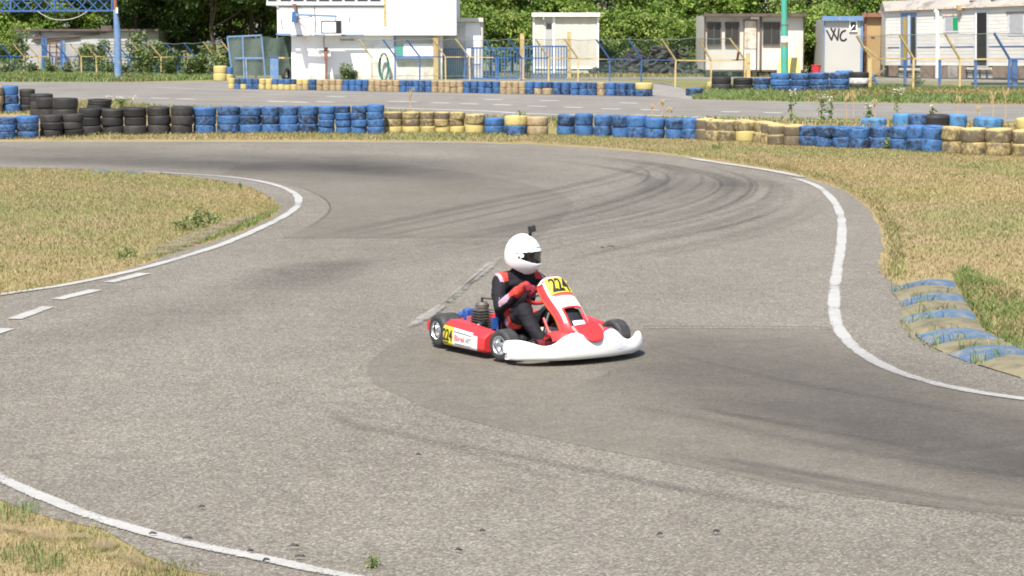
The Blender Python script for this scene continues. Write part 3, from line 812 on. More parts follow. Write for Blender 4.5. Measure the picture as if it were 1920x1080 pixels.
# tyres carrying those that lie above the rows
for x0, x1, cs, w in ((1674, 1712, 'B', 'under the light blue tyre behind the right barrier'), (1740, 1778, 'B', 'hidden behind the right barrier under the black tyre'), (1620, 1658, 'K', 'low under the tyre lying among the weeds'), (1826, 1878, 'B', 'under the light blue tyre at far right'), (1782, 1815, 'B', 'low behind the first grimy yellow stack at right')):
    cyl_y = 55.5 if x0 < 1700 else 54.2
    b = at((x0 + x1) / 2, 239.5, cyl_y); h = b.z - gz(cyl_y)
    tyre((b.x, cyl_y, gz(cyl_y) + h / 2), (x1 - x0) / 2 / ppm(cyl_y), h, cs, f'{COLN[cs][1]} tyre {w}', 'loose tyres behind the right end of the near barrier')
gL = 'tyres stacked at the far left of the infield'
for x0, x1, yt, yb, n, cs, w, ln in ((-30, 5, 163, 213, 3, 'T', 'the stack cut by the left picture edge', .02), (4, 39, 162, 212, 3, 'B', 'the leaning blue stack at far left', -.03),
                                     (37, 66, 168, 211, 3, 'K', 'the dark stack right of the leaning blue stack', 0), (58, 100, 177, 219, 3, 'K', 'the wide dark pile behind the black stacks', 0),
                                     (68, 106, 184, 222, 2, 'K', 'the low dark pile before the wide one', 0), (100, 146, 185, 226, 2, 'K', 'the dark pile with the broad top tyre', 0)):
    stack((x0 + x1) / 2, yb, yt, n, (x1 - x0) / 2, cs, w, gL, ln, .02, R(3))
for k in range(4):
    cyl_y = 62.5
    a = at(186, 205 - k * 5.3, cyl_y)
    tyre((a.x + random.uniform(-.03, .03), cyl_y, a.z), 22.5 / ppm(cyl_y), 6.4 / ppm(cyl_y), 'K', f'thin flattened black tyre, {["bottom", "second lowest", "third lowest", "top"][k]} of the slumped pile in the infield', gL, (R(2), R(random.uniform(-4, 4))), 1)
a = at(186, 207.5, 62.5)
tyre((a.x, 62.5, (gz(62.5) + a.z) / 2), .32, a.z - gz(62.5), 'K', 'black tyre at the foot of the slumped pile in the infield', gL)

# far barrier along the straight
far = [(429, 441, 1, 'yy'), (441, 452, 1, 'BB'), (452, 463, 1, 'yB'), (463, 486, 2, 'BB'), (486, 511, 2, 'yy'), (511, 545, 3, 'yB'), (545, 557, 1, 'yB'), (557, 579, 2, 'Ty'),
       (579, 594, 1, 'BB'), (594, 643, 4, 'TT'), (643, 692, 4, 'BB'), (692, 750, 5, 'TT'), (750, 810, 5, 'BB'), (810, 869, 5, 'TT'), (869, 938, 5, 'BB'), (938, 985, 4, 'TT'),
       (985, 1002, 1, 'BB'), (1002, 1017, 1, 'TB'), (1017, 1036, 1, 'TB'), (1036, 1119, 5, 'BB'), (1119, 1135, 1, 'TT'), (1135, 1155, 1, 'BB'), (1155, 1177, 1, 'BB'), (1177, 1191, 1, 'BB'), (1191, 1223, 1, 'By')]
idx = 0
for x0, x1, n, cs in far:
    for k in range(n):
        idx += 1
        w = (x1 - x0) / n; cx = x0 + w * (k + .5)
        t = (cx - 429) / 793
        stack(cx, 166.5 + 14.8 * t, 147.3 + 9 * t, 2, max(w / 2, 6.6) * 1.03, cs, f'the {nth(idx)} stack from left in the far tyre wall', 'tyres of the far barrier along the straight', 0, .012, R(1.5))
gR = 'tyres on the verge before the cabins'
for x0, x1, yt, yb, n, cs, w in ((1334, 1371, 145, 171, 2, 'K', 'the black stack nearest the lone blue tyre'), (1374, 1412, 147, 171, 2, 'K', 'the second black stack on the right verge'),
                                 (1424, 1445, 147, 166, 1, 'K', 'half hidden behind the small blue stack on the verge'), (1412, 1441, 147, 171, 2, 'B', 'the small blue stack on the right verge'),
                                 (1445, 1482, 138, 173, 3, 'B', 'the blue stack under the turquoise pole'), (1482, 1518, 138, 173, 3, 'B', 'the blue stack right of the turquoise pole'),
                                 (1518, 1554, 137, 172, 3, 'B', 'the third tall blue stack on the verge'), (1555, 1591, 137, 171, 3, 'B', 'the tall blue stack beside the white striped tyre'),
                                 (1566, 1599, 133, 166, 3, 'L', 'the stack behind the last tall blue stack'), (1592, 1628, 136, 169, 3, 'KWK', 'the stack with the white striped tyre'),
                                 (1286, 1318, 166, 180, 1, 'B', 'alone at the left end of the right verge'),
                                 (400, 426, 124, 152, 2, 'y', 'the pair at the left end of the far barrier'), (425, 437, 126, 152, 2, 'yB', 'the pair wedged beside the cage gate'),
                                 (1326, 1336, 154, 166, 1, 'y', 'small and half hidden left of the black verge stacks')):
    stack((x0 + x1) / 2, yb, yt, n, (x1 - x0) / 2, cs, w, gR, 0, .012, R(2))

# ================================================================== BACKGROUND
# fences ------------------------------------------------------------------
def chain(a, b, c, d, pitch=.075, w=.0045, mi=0):
    """chain-link between quad corners a-b (bottom) and d-c (top), as crossed strips"""
    a, b, c, d = map(Vector, (a, b, c, d))
    W, H = (b - a).length, (d - a).length
    mb = MB()
    def q(u, v): return (a.lerp(b, u)).lerp(d.lerp(c, u), v)
    n = int((W + H) / pitch)
    for i in range(1, n):
        s = i * pitch
        for sg in (0, 1):
            p0 = (s, 0) if s <= W else (W, s - W)
            p1 = (0, s) if s <= H else (s - H, H)
            (u0, v0), (u1, v1) = [(x / W, y / H) for x, y in (p0, p1)]
            if sg: u0, u1 = 1 - u0, 1 - u1
            e = w / W * .75
            mb.add([q(u0 - e, v0), q(u0 + e, v0), q(u1 + e, v1), q(u1 - e, v1)], [(0, 1, 2, 3)], mi)
    return mb
def fence(label, posts, lean=-.30, thick=.062, mesh_mat='wire_green', pitch=.075):
    Y = [P(p[0], p[4]).y for p in posts]
    root = thing('wire_fence', P(posts[0][0], posts[0][4]), label, 'fence', 'fences with angled post tops')
    K, T, B = [], [], []
    for (kx, ky, tx, ty, by, c), y in zip(posts, Y):
        K.append(at(kx, ky, y)); T.append(at(tx, ty, y + lean)); b = at(kx, by, y); b.z = gz(y) - .02; b.x = K[-1].x + random.uniform(-.03, .03); B.append(b)
        m = M['paint_blue'] if c == 'B' else M['paint_yellow']
        o = MB().beam(B[-1], K[-1], thick).build('post', m, root)
        o['label'] = 'blue post' if c == 'B' else 'yellow post'
        MB().beam(K[-1], T[-1], thick * .85).build('angled_arm', m, o)
    for i in range(len(posts) - 1):
        m = M['paint_blue'] if posts[i][5] == 'B' else M['paint_yellow']
        MB().beam(K[i] + Vector((thick * .5, 0, 0)), K[i + 1] - Vector((thick * .5, 0, 0)), thick * .7).build('top_rail', m, root)
        for f, pp in ((1.0, T), (0.0, None)):
            wires = MB()
            if pp: wires.tube([pp[i], (pp[i] + pp[i + 1]) / 2 - Vector((0, 0, .05)), pp[i + 1]], .010, 4)
            else:
                p, q = B[i].lerp(K[i], .18), B[i + 1].lerp(K[i + 1], .18)
                wires.tube([p, (p + q) / 2 + Vector((0, 0, random.uniform(-.05, .05))), q], .010, 4)
            wires.build('tension_wire', M['wire_grey'], root)
        off = Vector((0, thick * .6, 0))
        mb = chain(B[i] + off + Vector((0, 0, .06)), B[i + 1] + off + Vector((0, 0, .06)), K[i + 1] + off, K[i] + off, pitch, pitch * .07)
        u = chain(K[i] + off, K[i + 1] + off, T[i + 1] + off, T[i] + off, pitch, pitch * .07)
        mb.add(u.v, u.f)
        mb.build('wire_mesh', M[mesh_mat], root)
    return root
LB = lambda x: 138 + 8 * x / 438
fl = [(-25, 105, -48, 84, 'Y'), (-2, 105, -24, 84, 'B'), (20, 105, 0, 84, 'B'), (45, 106, 24, 82, 'Y'), (71, 106, 50, 83, 'Y'), (98, 106, 77, 83, 'B'), (125, 107, 104, 83, 'B'), (152, 106, 131, 82, 'Y'), (180, 106, 160, 82, 'Y'),
      (210, 107, 188, 83, 'B'), (240, 107, 218, 83, 'B'), (270, 107, 248, 82, 'Y'), (302, 107, 279, 81, 'Y'), (333, 107, 311, 81, 'B'), (366, 107, 345, 81, 'B'), (402, 107, 381, 79, 'Y'), (438, 108, 416, 79, 'Y')]
fence('blue and yellow wire fence overgrown with weeds before the old shed', [(a, b, c, d, LB(a), e) for a, b, c, d, e in fl], -.25)
fm = [(697, 108, 674, 75, 150, 'Y'), (741, 106, 718, 74, 150, 'B'), (787, 106, 762, 74, 150, 'B'), (835, 107, 811, 73, 150.5, 'Y'), (880, 107, 854, 73, 151, 'Y'), (931, 108, 908, 75, 151, 'B'), (978, 109, 954, 73, 151.5, 'B'),
      (1029, 109, 1004, 73, 152, 'Y'), (1084, 110, 1058, 73, 152.5, 'Y'), (1143, 111, 1118, 74, 153, 'B'), (1203, 112, 1178, 73, 154, 'B'), (1267, 113, 1241, 73, 163, 'Y'), (1334, 114, 1308, 70, 164, 'Y'), (1397, 112, 1368, 72, 165, 'Y')]
fence('blue and yellow wire fence running from the control building to the cabins', fm, -.3)
fr = [(1633, 110, 1606, 67, 165, 'Y'), (1713, 110, 1686, 64, 168, 'Y'), (1800, 111, 1772, 63, 169, 'Y'), (1893, 111, 1864, 62, 170, 'B'), (1990, 111, 1960, 61, 171, 'B')]
fence('wire fence with yellow rail before the white mobile home', fr, -.3, .075, 'wire_grey')

def post(name, label, px, y0, y1, basey, wpx, mat, depth=None, round_=False):
    y = depth or P(px, basey).y
    a, b = at(px, y0, y), at(px, y1, y); a.z = min(a.z, gz(y)) if depth is None else a.z
    w = wpx / ppm(y)
    mb = MB()
    if round_: mb.tube([a, b], [w / 2, w / 2 * .94], 14)
    else:
        mb.beam(a, b, w)
        mb.beam(b, b + Vector((0, 0, .03)), w * 1.08)
        mb.box(a + Vector((0, 0, .01)), (w * 1.8, w * 1.8, .03))
    o = mb.build(name, M[mat], None, 40 if round_ else None, loc=a)
    return tag(o, label, 'post' if not round_ else 'pole')
post('fence_post', 'thick yellow post standing free before the brown roofed cabin', 1403, 148, 101, 148, 7, 'paint_yellow', 92)
post('fence_post', 'thick yellow post at the left end of the mobile home fence', 1630, 163, 110, 166, 7, 'paint_yellow')
for i, x in enumerate((1697, 1762, 1829)):
    post('fence_post', ['short blue post left of the white downpipe, low before the double door', 'short blue post below the green curtained window', 'short blue post before the open door of the mobile home'][i], x, 166, 114, 166, 5, 'paint_blue')
post('fence_post', 'stout blue post below the angled blue arm at right', 1902, 169, 112, 169, 10, 'paint_blue')
o = MB().beam(P(1634, 150) + Vector((0, 0, .25)), P(1650, 165), .07).build('brace', M['paint_blue']); tag(o, 'slanting blue brace beside the thick yellow end post', 'brace')
o = MB().beam(at(1649, 111, P(1633, 166).y), at(1621, 88, P(1633, 166).y - .2), .06).build('brace', M['paint_yellow']); tag(o, 'thin yellow strut under the leftmost arm of the right fence', 'brace')
o = MB().beam(at(1382, 113, P(1397, 165).y), at(1385, 97, P(1397, 165).y - .2), .07).build('brace', M['rust_pipe']); tag(o, 'short rusty strut beside the boarded cabin door', 'brace')

# turquoise pole, concrete pole -------------------------------------------
tp = thing('painted_pole', at(1471, 141, 90), 'tall turquoise pole with rust and a white band before the cabin', 'pole')
y = 90.0; s = ppm(y)
MB().tube([at(1471, 142, y), at(1471, 47, y)], 6.6 / s, 16).build('lower_pole', M['paint_turquoise'], tp, 40)
MB().tube([at(1470.5, 47, y), at(1470, -60, y)], 5.6 / s, 16).build('upper_pole', M['paint_turquoise'], tp, 40)
MB().tube([at(1471, 79, y), at(1471, 68, y)], 6.85 / s, 16).build('white_band', M['white_plain'], tp, 40)
MB().tube([at(1471, 48, y), at(1471, 45.5, y)], 7.0 / s, 16).build('collar', M['rust_pipe'], tp, 40)
y = 118.0; cpole = MB().tube([at(1558, 135, y), at(1559, -90, y)], [9 / ppm(y), 8 / ppm(y)], 12)
tag(cpole.build('concrete_pole', M['concrete'], None, 40, loc=at(1558, 135, y)), 'grey concrete pole rising behind the toilet cabin', 'pole')

# rectangle helpers for facades: px boxes at a given depth
class Facade:
    def __init__(s, root, y): s.root, s.y = root, y
    def rect(s, name, x0, y0, x1, y1, mat, front=0.0, depth=.06, parent=None, label=None):
        a, b = at(x0, y1, s.y), at(x1, y0, s.y)
        o = MB().span((a.x, s.y - front - depth, a.z), (b.x, s.y - front, b.z)).build(name, M[mat], parent or s.root)
        if label: o['label'] = label
        return o
    def window(s, x0, y0, x1, y1, frame='trim_brown', t=2.2, mull=1, glass='window_glass', label=None, sill=True):
        w = s.rect('window', x0 + t * .5, y0 + t * .5, x1 - t * .5, y1 - t * .5, glass, -.0, .02)
        fr = MB()
        def bar(a0, b0, a1, b1):
            p, q = at(a0, b1, s.y), at(a1, b0, s.y); fr.span((p.x, s.y - .075, p.z), (q.x, s.y - .0, q.z))
        bar(x0, y0, x1, y0 + t); bar(x0, y1 - t, x1, y1); bar(x0, y0 + t, x0 + t, y1 - t); bar(x1 - t, y0 + t, x1, y1 - t)
        for k in range(mull):
            xm = x0 + (x1 - x0) * (k + 1) / (mull + 1); bar(xm - t * .5, y0 + t, xm + t * .5, y1 - t)
        fr.build('frame', M[frame], w)
        if label: w['label'] = label
        return w
def shell(root, x0, y0, x1, y1, y, depth, mat, name='wall'):
    a, b = at(x0, y1, y), at(x1, y0, y)
    return MB().span((a.x, y, a.z), (b.x, y + depth, b.z)).build(name, M[mat], root)

# control building ----------------------------------------------------------
yB, yU = 97.2, 96.83
cb_ = thing('control_building', at(690, 151, yB), 'white two storey control building with overhanging upper floor', 'building')
shell(cb_, 547, 60, 829, 152.5, yB, 6.0, 'wall_white', 'ground_floor_wall')
F = Facade(cb_, yB)
F.rect('wall_base', 672, 116, 829, 152, 'wall_stained', 0, .02, label='stained grey render at the foot of the wall')
F.rect('wall_base', 549, 139, 671, 152, 'wall_stained', 0, .015)
a, b = at(520, 66, yU), at(855, -95, yU)
up = MB()
zt, zs = b.z, at(0, 10, yU).z
wx0, wx1 = at(500, 0, yU).x, at(716, 0, yU).x
wz1 = at(0, -34, yU).z
up.span((a.x, yU, a.z), (b.x, yU + 7.0, zs)); up.span((a.x, yU, wz1), (b.x, yU + 7, zt))
up.span((a.x, yU, zs), (wx0, yU + 7, wz1)); up.span((wx1, yU, zs), (b.x, yU + 7, wz1))
up.build('upper_floor_wall', M['wall_white'], cb_)
MB().span((wx0, yU + .35, zs), (wx1, yU + .4, wz1)).build('room_shade', M['void_shade'], cb_)  # near-black sheet paints the unlit room behind the windows
MB().span((a.x - .25, yU - .3, zt), (b.x + .25, yU + 7.3, zt + .18)).build('roof', M['roof_grey'], cb_)
FU = Facade(cb_, yU)
for i in range(9):
    x0 = 500 + i * 24; FU.window(x0, -34, x0 + 24, 5.0, 'tinsel_grey', 2.2, 0)
FU.rect('window_sill', 500, 5.5, 720, 9.6, 'wall_white', 0, .10)
FU.rect('conduit', 520, 11.5, 719, 12.6, 'trim_brown', 0, .03)
FU.rect('yellow_stripe', 719.5, -60, 724, 48, 'paint_yellow', 0, .03, label='faded yellow stripe down the upper wall')
FU.rect('corner_post', 519, -60, 521.5, 14, 'wood_old', 0, .08)
FU.rect('wall_patch', 806, 36, 853, 50, 'panel_cream', 0, .006, label='peeling beige patch low on the upper wall')
F.rect('yellow_pillar', 813, 62, 822, 151.5, 'paint_yellow', .04, .25)
for x0, x1, y0 in ((518, 546, 64), (545, 570, 67), (590, 610, 66), (640, 682, 66)):
    FU.rect('blue_batten', x0, y0 - 1.6, x1, y0 + 1.6, 'paint_sky', .05, .06)
sh = F.rect('service_hatch', 742, 67, 813, 108, 'panel_grey', .005, .04, label='shutter with torn white sheets')
F.rect('torn_sheet', 757, 82, 812, 105, 'white_board', .05, .012, sh); F.rect('blue_remnant', 743, 86, 755, 106, 'paint_turquoise', .05, .014, sh)
F.rect('hatch_lintel', 740, 63, 813, 67, 'paint_blue', .0, .07, sh); F.rect('hatch_counter', 742, 106, 813, 110, 'paint_sky', .0, .25, sh); F.rect('hatch_jamb', 739, 67, 742, 110, 'paint_sky', 0, .07, sh)
F.rect('wall_strip', 638, 74, 664, 75.6, 'trim_brown', 0, .02)
pm = MB().tube([at(612, 152, yB - .3), at(611, 108, yB - .3)], .055, 8); pm.box(at(611, 100, yB - .3), (.16, .12, .5))
tag(pm.build('pipe_stand', M['rust_pipe'], None, 40, loc=at(612, 152, yB - .3)), 'rusty upright pipe with a box against the white wall', 'pipe')
mb = MB()
for k in range(7):
    cx = at(720, 125, yB - .25); 
    mb.tube([cx + Vector(((.16 + .012 * k) * math.cos(t), -.02 * k, (.55 + .02 * (k % 3)) * math.sin(t))) for t in [j * math.pi / 10 for j in range(21)]], .022, 6, cap=False)
tag(mb.build('garden_hose', M['green_hose'], None, 50, loc=at(720, 150, yB - .25)), 'coiled green hose hanging on the white wall', 'hose')
# blue bracket arm and lamp box
arm = thing('bracket_arm', at(552, 42, yU), 'blue bracket arm fixed across the upper white wall', 'bracket')
FA = Facade(arm, yU)
MB().beam(at(554, 27.5, yU - .85), at(632, 30.5, yU - .85), .16, .09).build('arm_bar', M['paint_sky'], arm)
MB().beam(at(553, 22, yU - .45), at(552, 42, yU - .45), .16, .9, up=(0, 1, 0)).build('wall_bracket', M['paint_blue'], arm)
MB().beam(at(556, 36, yU), at(585, 31, yU - .75), .03).build('brace', M['trim_brown'], arm)
MB().box(at(552, 9.5, yU - .2), (.16, .3, .12)).beam(at(556, 12, yU - .1), at(557, 42, yU - .1), .035).build('cable_box', M['rust_pipe'], arm)
lb = thing('light_box', at(620, 63, yU - .75), 'white light box with black frame hung below the blue arm', 'light box')
a, b = at(602, 63, yU - 1.0), at(631, 38.5, yU - 1.0)
MB().span((a.x, yU - 1.0, a.z), (b.x + .18, yU - .45, b.z)).build('case', M['black_plain'], lb)
MB().span((a.x + .05, yU - 1.015, a.z + .05), (b.x - .03, yU - 1.001, b.z - .06)).build('face', M['white_board'], lb)
for xx in (606, 628): 
    p = at(xx, 44, yU - 1.02); MB().box(p, (.03, .02, .14)).build('catch', M['wood_old'], lb)
MB().beam(at(629, 38, yU - .8), at(629, 32, yU - .82), .04).build('hanger', M['wood_old'], lb)
# loose cables on the facade
for i, (pts, lab) in enumerate((([(527, 33), (529, 55)], 'short dark cable stub left on the upper wall'), ([(591, -20), (589, 12), (591, 40), (590, 62)], 'thin cable down the middle of the upper wall'), ([(656, 28), (655, 42)], 'short hanging wire right of the light box'),
                    ([(608, 66), (607, 80), (609, 100)], 'dark cable dropping from the overhang to the pipe'))):
    yy = (yU if pts[0][1] < 60 else yB) - .06
    tag(MB().tube([at(x, y, yy) for x, y in pts], .016, 5).build('cable', M['rust_pipe'], None, None), lab, 'cable')

# extension and pale panel beside the building
ext = thing('annex', at(880, 147, 98.9), 'grey flat roofed annex right of the control building', 'building')
shell(ext, 830, 40, 904, 147, 98.9, 5, 'wall_stained'); FE = Facade(ext, 98.9)
FE.rect('roof_trim', 852, 33.5, 906, 41, 'panel_cream', -.2, .4); FE.rect('wall_panel', 873, 42, 901, 120, 'wall_white', 0, .03)
FE.rect('corner_trim', 902, 41, 905, 146, 'panel_cream', 0, .05)

# cage with green shade netting left of the building --------------------------
yC = 98.2
cage = thing('wire_cage', at(470, 149, yC), 'blue framed wire cage left of the control building', 'cage')
for p0, p1 in (((437, 149), (426, 69)), ((458, 147), (455, 68)), ((498, 149), (490, 66))):
    MB().beam(at(*p0, yC), at(*p1, yC), .065).build('frame_post', M['paint_sky'], cage)
MB().beam(at(426, 69, yC), at(491, 66, yC), .065).build('top_bar', M['paint_sky'], cage)
MB().beam(at(440, 109, yC), at(494, 109, yC), .08).build('middle_bar', M['paint_sky'], cage)
MB().beam(at(461, 109, yC), at(463, 149, yC), .075).build('gate_post', M['paint_sky'], cage)
chain(at(438, 148, yC + .05), at(497, 148, yC + .05), at(490, 67, yC + .05), at(427, 69, yC + .05), .11, .012).build('wire_mesh', M['wire_grey'], cage)
net = thing('shade_netting', at(520, 148, 101), 'dark green shade netting stretched behind the wire cage', 'netting')
rows = []
for j in range(7):
    rows.append([at(428 + i * 6.2, 70 + (j / 6) * 72 + (2 if j == 0 else 0) * math.sin(i), 101) + Vector((0, .12 * math.sin(i * 1.1 + j * .4), 0)) for i in range(22)])
MB().grid(rows).build('net_sheet', M['shade_net'], net, 60)
for x in (440, 480, 520, 556): MB().beam(at(x, 147, 101.2), at(x, 68, 101.2), .06).build('net_post', M['wire_grey'], net)
d = thing('blue_door', at(515, 147, 97.6), 'narrow blue sheet metal door standing left of the white wall', 'door')
Facade(d, 97.6).rect('door_sheet', 507, 107, 522, 147, 'paint_sky', 0, .05); Facade(d, 97.6).rect('door_edge', 506, 106, 522, 108.5, 'paint_blue', .05, .02)
tag(MB().beam(at(522, 108.5, 97.6), at(549, 108.5, 97.6), .07).build('barrier_rail', M['paint_yellow']), 'yellow rail between the blue door and the white wall', 'rail')
tyre(at(537, 140, 97.0), .30, .16, 'K', 'black tyre leaning at the left corner of the control building', gR, (R(85), R(60)))

# blue gates -----------------------------------------------------------------
def gate(label, x0, x1, yt, yb, y, nb, mat='paint_blue', group='blue barred gates'):
    g = thing('barred_gate', at((x0 + x1) / 2, yb, y), label, 'gate', group)
    f = MB(); a, b, c, d_ = at(x0, yb, y), at(x1, yb, y), at(x1, yt, y), at(x0, yt, y)
    for p, q in ((a, b), (d_, c)): f.beam(p, q, .07)
    for p, q in ((a, d_), (b, c)): f.beam(p, q, .09)
    f.build('gate_frame', M[mat], g)
    for i in range(nb):
        t = (i + 1) / (nb + 1)
        MB().beam(a.lerp(b, t), d_.lerp(c, t), .045).build('bar', M[mat], g)
    return g
gate('narrow blue barred gate beside the yellow pillar', 833, 870, 92, 145, 98.4, 8, 'paint_sky')
gate('wide blue barred gate left of the free yellow gate post', 871, 975, 90, 147, 97.8, 17)
gate('blue barred gate before the cream cabin', 983, 1063, 87, 145, 98.4, 14)
post('gate_post', 'tall yellow post between the two blue gates', 979, 148, 64, 148, 8, 'paint_yellow', 97.6)
post('gate_post', 'tall yellow post at the right end of the blue gates', 1067, 147, 61, 148, 7, 'paint_yellow', 98.2)
o = MB().span(at(875, 108, 97.5), at(883, 91, 97.55) + Vector((0, .02, 0))).build('notice_board', M['white_board']); tag(o, 'small white notice fixed to the wide blue gate', 'sign')

# cabins -----------------------------------------------------------------------
yW = 107.0
cw = thing('site_cabin', at(1060, 138, yW), 'cream site cabin with white trim and small dark door window', 'cabin')
shell(cw, 1000, 30, 1122, 138, yW, 4, 'panel_cream'); FC = Facade(cw, yW)
FC.rect('roof_trim', 997, 24, 1125, 31, 'white_plain', -.1, .35)
for x0, x1 in ((999, 1002.5), (1036, 1041), (1119, 1123)): FC.rect('corner_trim', x0, 31, x1, 137.5, 'white_plain', 0, .05)
for i in range(5): FC.rect('wall_panel', 1042 + i * 15.4, 33, 1056 + i * 15.4, 128, 'panel_cream', 0, .02)
dr = FC.rect('door', 1022, 40, 1035, 128, 'panel_grey', 0, .03); FC.rect('door_frame', 1020.5, 38, 1022, 128, 'white_plain', 0, .06, dr); FC.rect('door_window', 1024, 44, 1034, 54, 'window_glass', .03, .02, dr)
FC.rect('base_rail', 1000, 126, 1122, 129, 'white_plain', 0, .06)
tag(MB().box(at(1019, 34.5, yW - .15), (.08, .2, .12)).build('cabin_lamp', M['concrete'], cw))

yK = 104.0
ck = thing('site_cabin', at(1420, 137, yK), 'white cabin with brown roof edge, wide windows and boarded door', 'cabin')
shell(ck, 1321, 28, 1425, 131, yK, 5, 'panel_cream'); shell(ck, 1425, 28, 1507, 131.5, yK - .04, 5, 'panel_cream')
FK = Facade(ck, yK - .05)
FK.rect('roof_edge', 1318, 25.5, 1510, 31, 'trim_brown', -.1, .5)
for x0, x1 in ((1319.5, 1322.5), (1424, 1428.5), (1505, 1508)): FK.rect('corner_trim', x0, 31, x1, 132, 'trim_brown', 0, .06)
FK.rect('base_beam', 1320, 131, 1508, 134, 'trim_brown', -.3, .3)
for x in (1328, 1370, 1415, 1450, 1495): FK.rect('foundation_block', x - 4, 134, x + 4, 142, 'concrete', -.5, .3)
for x0, x1 in ((1325, 1352), (1359, 1386), (1430, 1463)): FK.window(x0, 41, x1, 85, 'trim_brown', 2.0, 1)
MB().beam(at(1328, 46, yK + .35), at(1337, 83, yK + .35), .1).build('leaning_board', M['wood_old'], ck)
dk = FK.rect('door', 1395, 39, 1418, 131, 'panel_cream', 0, .03); FK.rect('boarding', 1396, 39, 1418, 91, 'wood_old', .03, .03, dk, 'weathered board nailed over the door glass')
for x0, x1 in ((1393.5, 1395.3), (1417.5, 1419.5)): FK.rect('door_frame', x0, 38, x1, 131, 'trim_brown', 0, .06, dk)
FK.rect('door_frame', 1393.5, 37, 1419.5, 38.6, 'trim_brown', 0, .06, dk)
FK.rect('name_plate', 1407, 31.5, 1423, 36, 'white_board', .03, .02)
yp = 91.6
bd = MB(); v = [at(1456, 140, yp), at(1502, 140, yp + .1), at(1497, 108, yp + .5), at(1462, 108, yp + .5)]
bd.add(v + [p + Vector((0, .05, 0)) for p in v], [(0, 1, 2, 3), (7, 6, 5, 4), (0, 4, 5, 1), (1, 5, 6, 2), (2, 6, 7, 3), (3, 7, 4, 0)])
tag(bd.build('plywood_sheet', M['yellow_board']), 'pale yellow panel leaning behind the turquoise pole', 'panel')
rb = MB().lathe([(.0, 0), (.155, 0), (.205, .29), (.22, .29), (.22, .31), (.195, .31), (.15, .02), (0, .02)], 20)
o = rb.build('bucket', M['red_plastic'], None, 40, world=False); o.location = at(1530, 136, 92); tag(o, 'red plastic bucket left of the toilet cabin', 'bucket')

yT = 103.0
wc = thing('toilet_cabin', at(1583, 140, yT), 'pale cabin with blue trim and WC painted on its wall', 'cabin')
shell(wc, 1545, 36, 1615, 141, yT, 3.5, 'panel_grey'); FT = Facade(wc, yT)
FT.rect('roof_trim', 1541, 30, 1617, 39, 'paint_sky', -.1, .3)
FT.rect('corner_trim', 1543, 39, 1546.5, 141, 'paint_sky', 0, .05); FT.rect('corner_trim', 1612.5, 39, 1618.5, 141, 'paint_sky', 0, .05)
FT.window(1592, 38.5, 1607, 59.5, 'white_plain', 2.4, 0)
s_ = at(1600, 52, yT - .05); MB().beam(at(1594, 56, yT - .1), at(1602, 47, yT - .16), .04).build('open_sash', M['white_plain'], wc)
def stroke(pts, y, w, mat, parent, name='lettering'):
    mb = MB(); pts = crom([at(*p, y) for p in pts], 6) if len(pts) > 2 else [at(*p, y) for p in pts]
    for a, b in zip(pts[:-1], pts[1:]):
        d = (b - a).normalized(); n = Vector((-d.z, 0, d.x)) * w / 2; e = d * w * .3
        mb.add([a - n - e, a + n - e, b + n + e, b - n + e], [(0, 1, 2, 3)])
    return mb.build(name, M[mat], parent)
ow = stroke([(1550, 57), (1559, 75)], yT - .010, .07, 'black_plain', wc); stroke([(1559, 75), (1566, 54)], yT - .012, .07, 'black_plain', wc); stroke([(1558, 53), (1570.5, 75)], yT - .014, .07, 'black_plain', wc); stroke([(1570.5, 75), (1573, 54)], yT - .016, .07, 'black_plain', wc)
stroke([(1585, 57), (1579, 60), (1575.5, 67), (1577, 74), (1582, 76), (1587, 73)], yT - .018, .07, 'black_plain', wc)
bt = thing('wooden_cabin', at(1638, 142, 104), 'narrow tan wooden cabin between the toilet and mobile home', 'cabin')
shell(bt, 1620, 30, 1652, 141, 104, 3, 'wood_tan'); FB = Facade(bt, 104)
FB.rect('roof_edge', 1616, 24, 1656, 32, 'rust_pipe', -.1, .35); FB.rect('corner_trim', 1619, 32, 1625, 141, 'rust_pipe', 0, .05); FB.rect('side_slit', 1650, 32, 1657, 138, 'trim_brown', -.1, .05); FB.rect('door_handle', 1633, 69, 1640, 71, 'trim_brown', 0, .03)
tag(MB().beam(at(1642, 141, 99), at(1660, 129, 99), .5, .04).build('leaning_board', M['board_brown']), 'brown board leaning at the left corner of the mobile home', 'board')

# mobile home: its front runs slightly towards the camera on the right
mh = thing('mobile_home', at(1660, 145, 102), 'long white mobile home with lap siding, blue stripe and grey doors', 'mobile home')
mA0, mA1 = at(1657, 122, 102), at(1657, 19, 102)
mB0, mB1 = at(2060, 124, 90.5), at(2060, 2, 90.5)
def mhp(px, f, out=0.0):
    """a point on the front: f = 0 at the bottom of the siding, 1 at the eaves"""
    u = (px - 960) / FPX
    A, B = (mA0 + mA1) / 2, (mB0 + mB1) / 2
    t = (u * A.y - A.x) / ((B.x - A.x) - u * (B.y - A.y))
    p = mA0.lerp(mB0, t); q = mA1.lerp(mB1, t)
    return p.lerp(q, f) + Vector((0, -out, 0))
def mq(name, px0, f0, px1, f1, mat, out, parent=mh, thick=.04, label=None):
    a, b, c, d_ = mhp(px0, f0, out), mhp(px1, f0, out), mhp(px1, f1, out), mhp(px0, f1, out)
    bk = Vector((0, thick, 0))
    mb = MB().add([a, b, c, d_, a + bk, b + bk, c + bk, d_ + bk], [(0, 1, 2, 3), (7, 6, 5, 4), (0, 4, 5, 1), (1, 5, 6, 2), (2, 6, 7, 3), (3, 7, 4, 0)])
    o = mb.build(name, M[mat], parent)
    if label: o['label'] = label
    return o
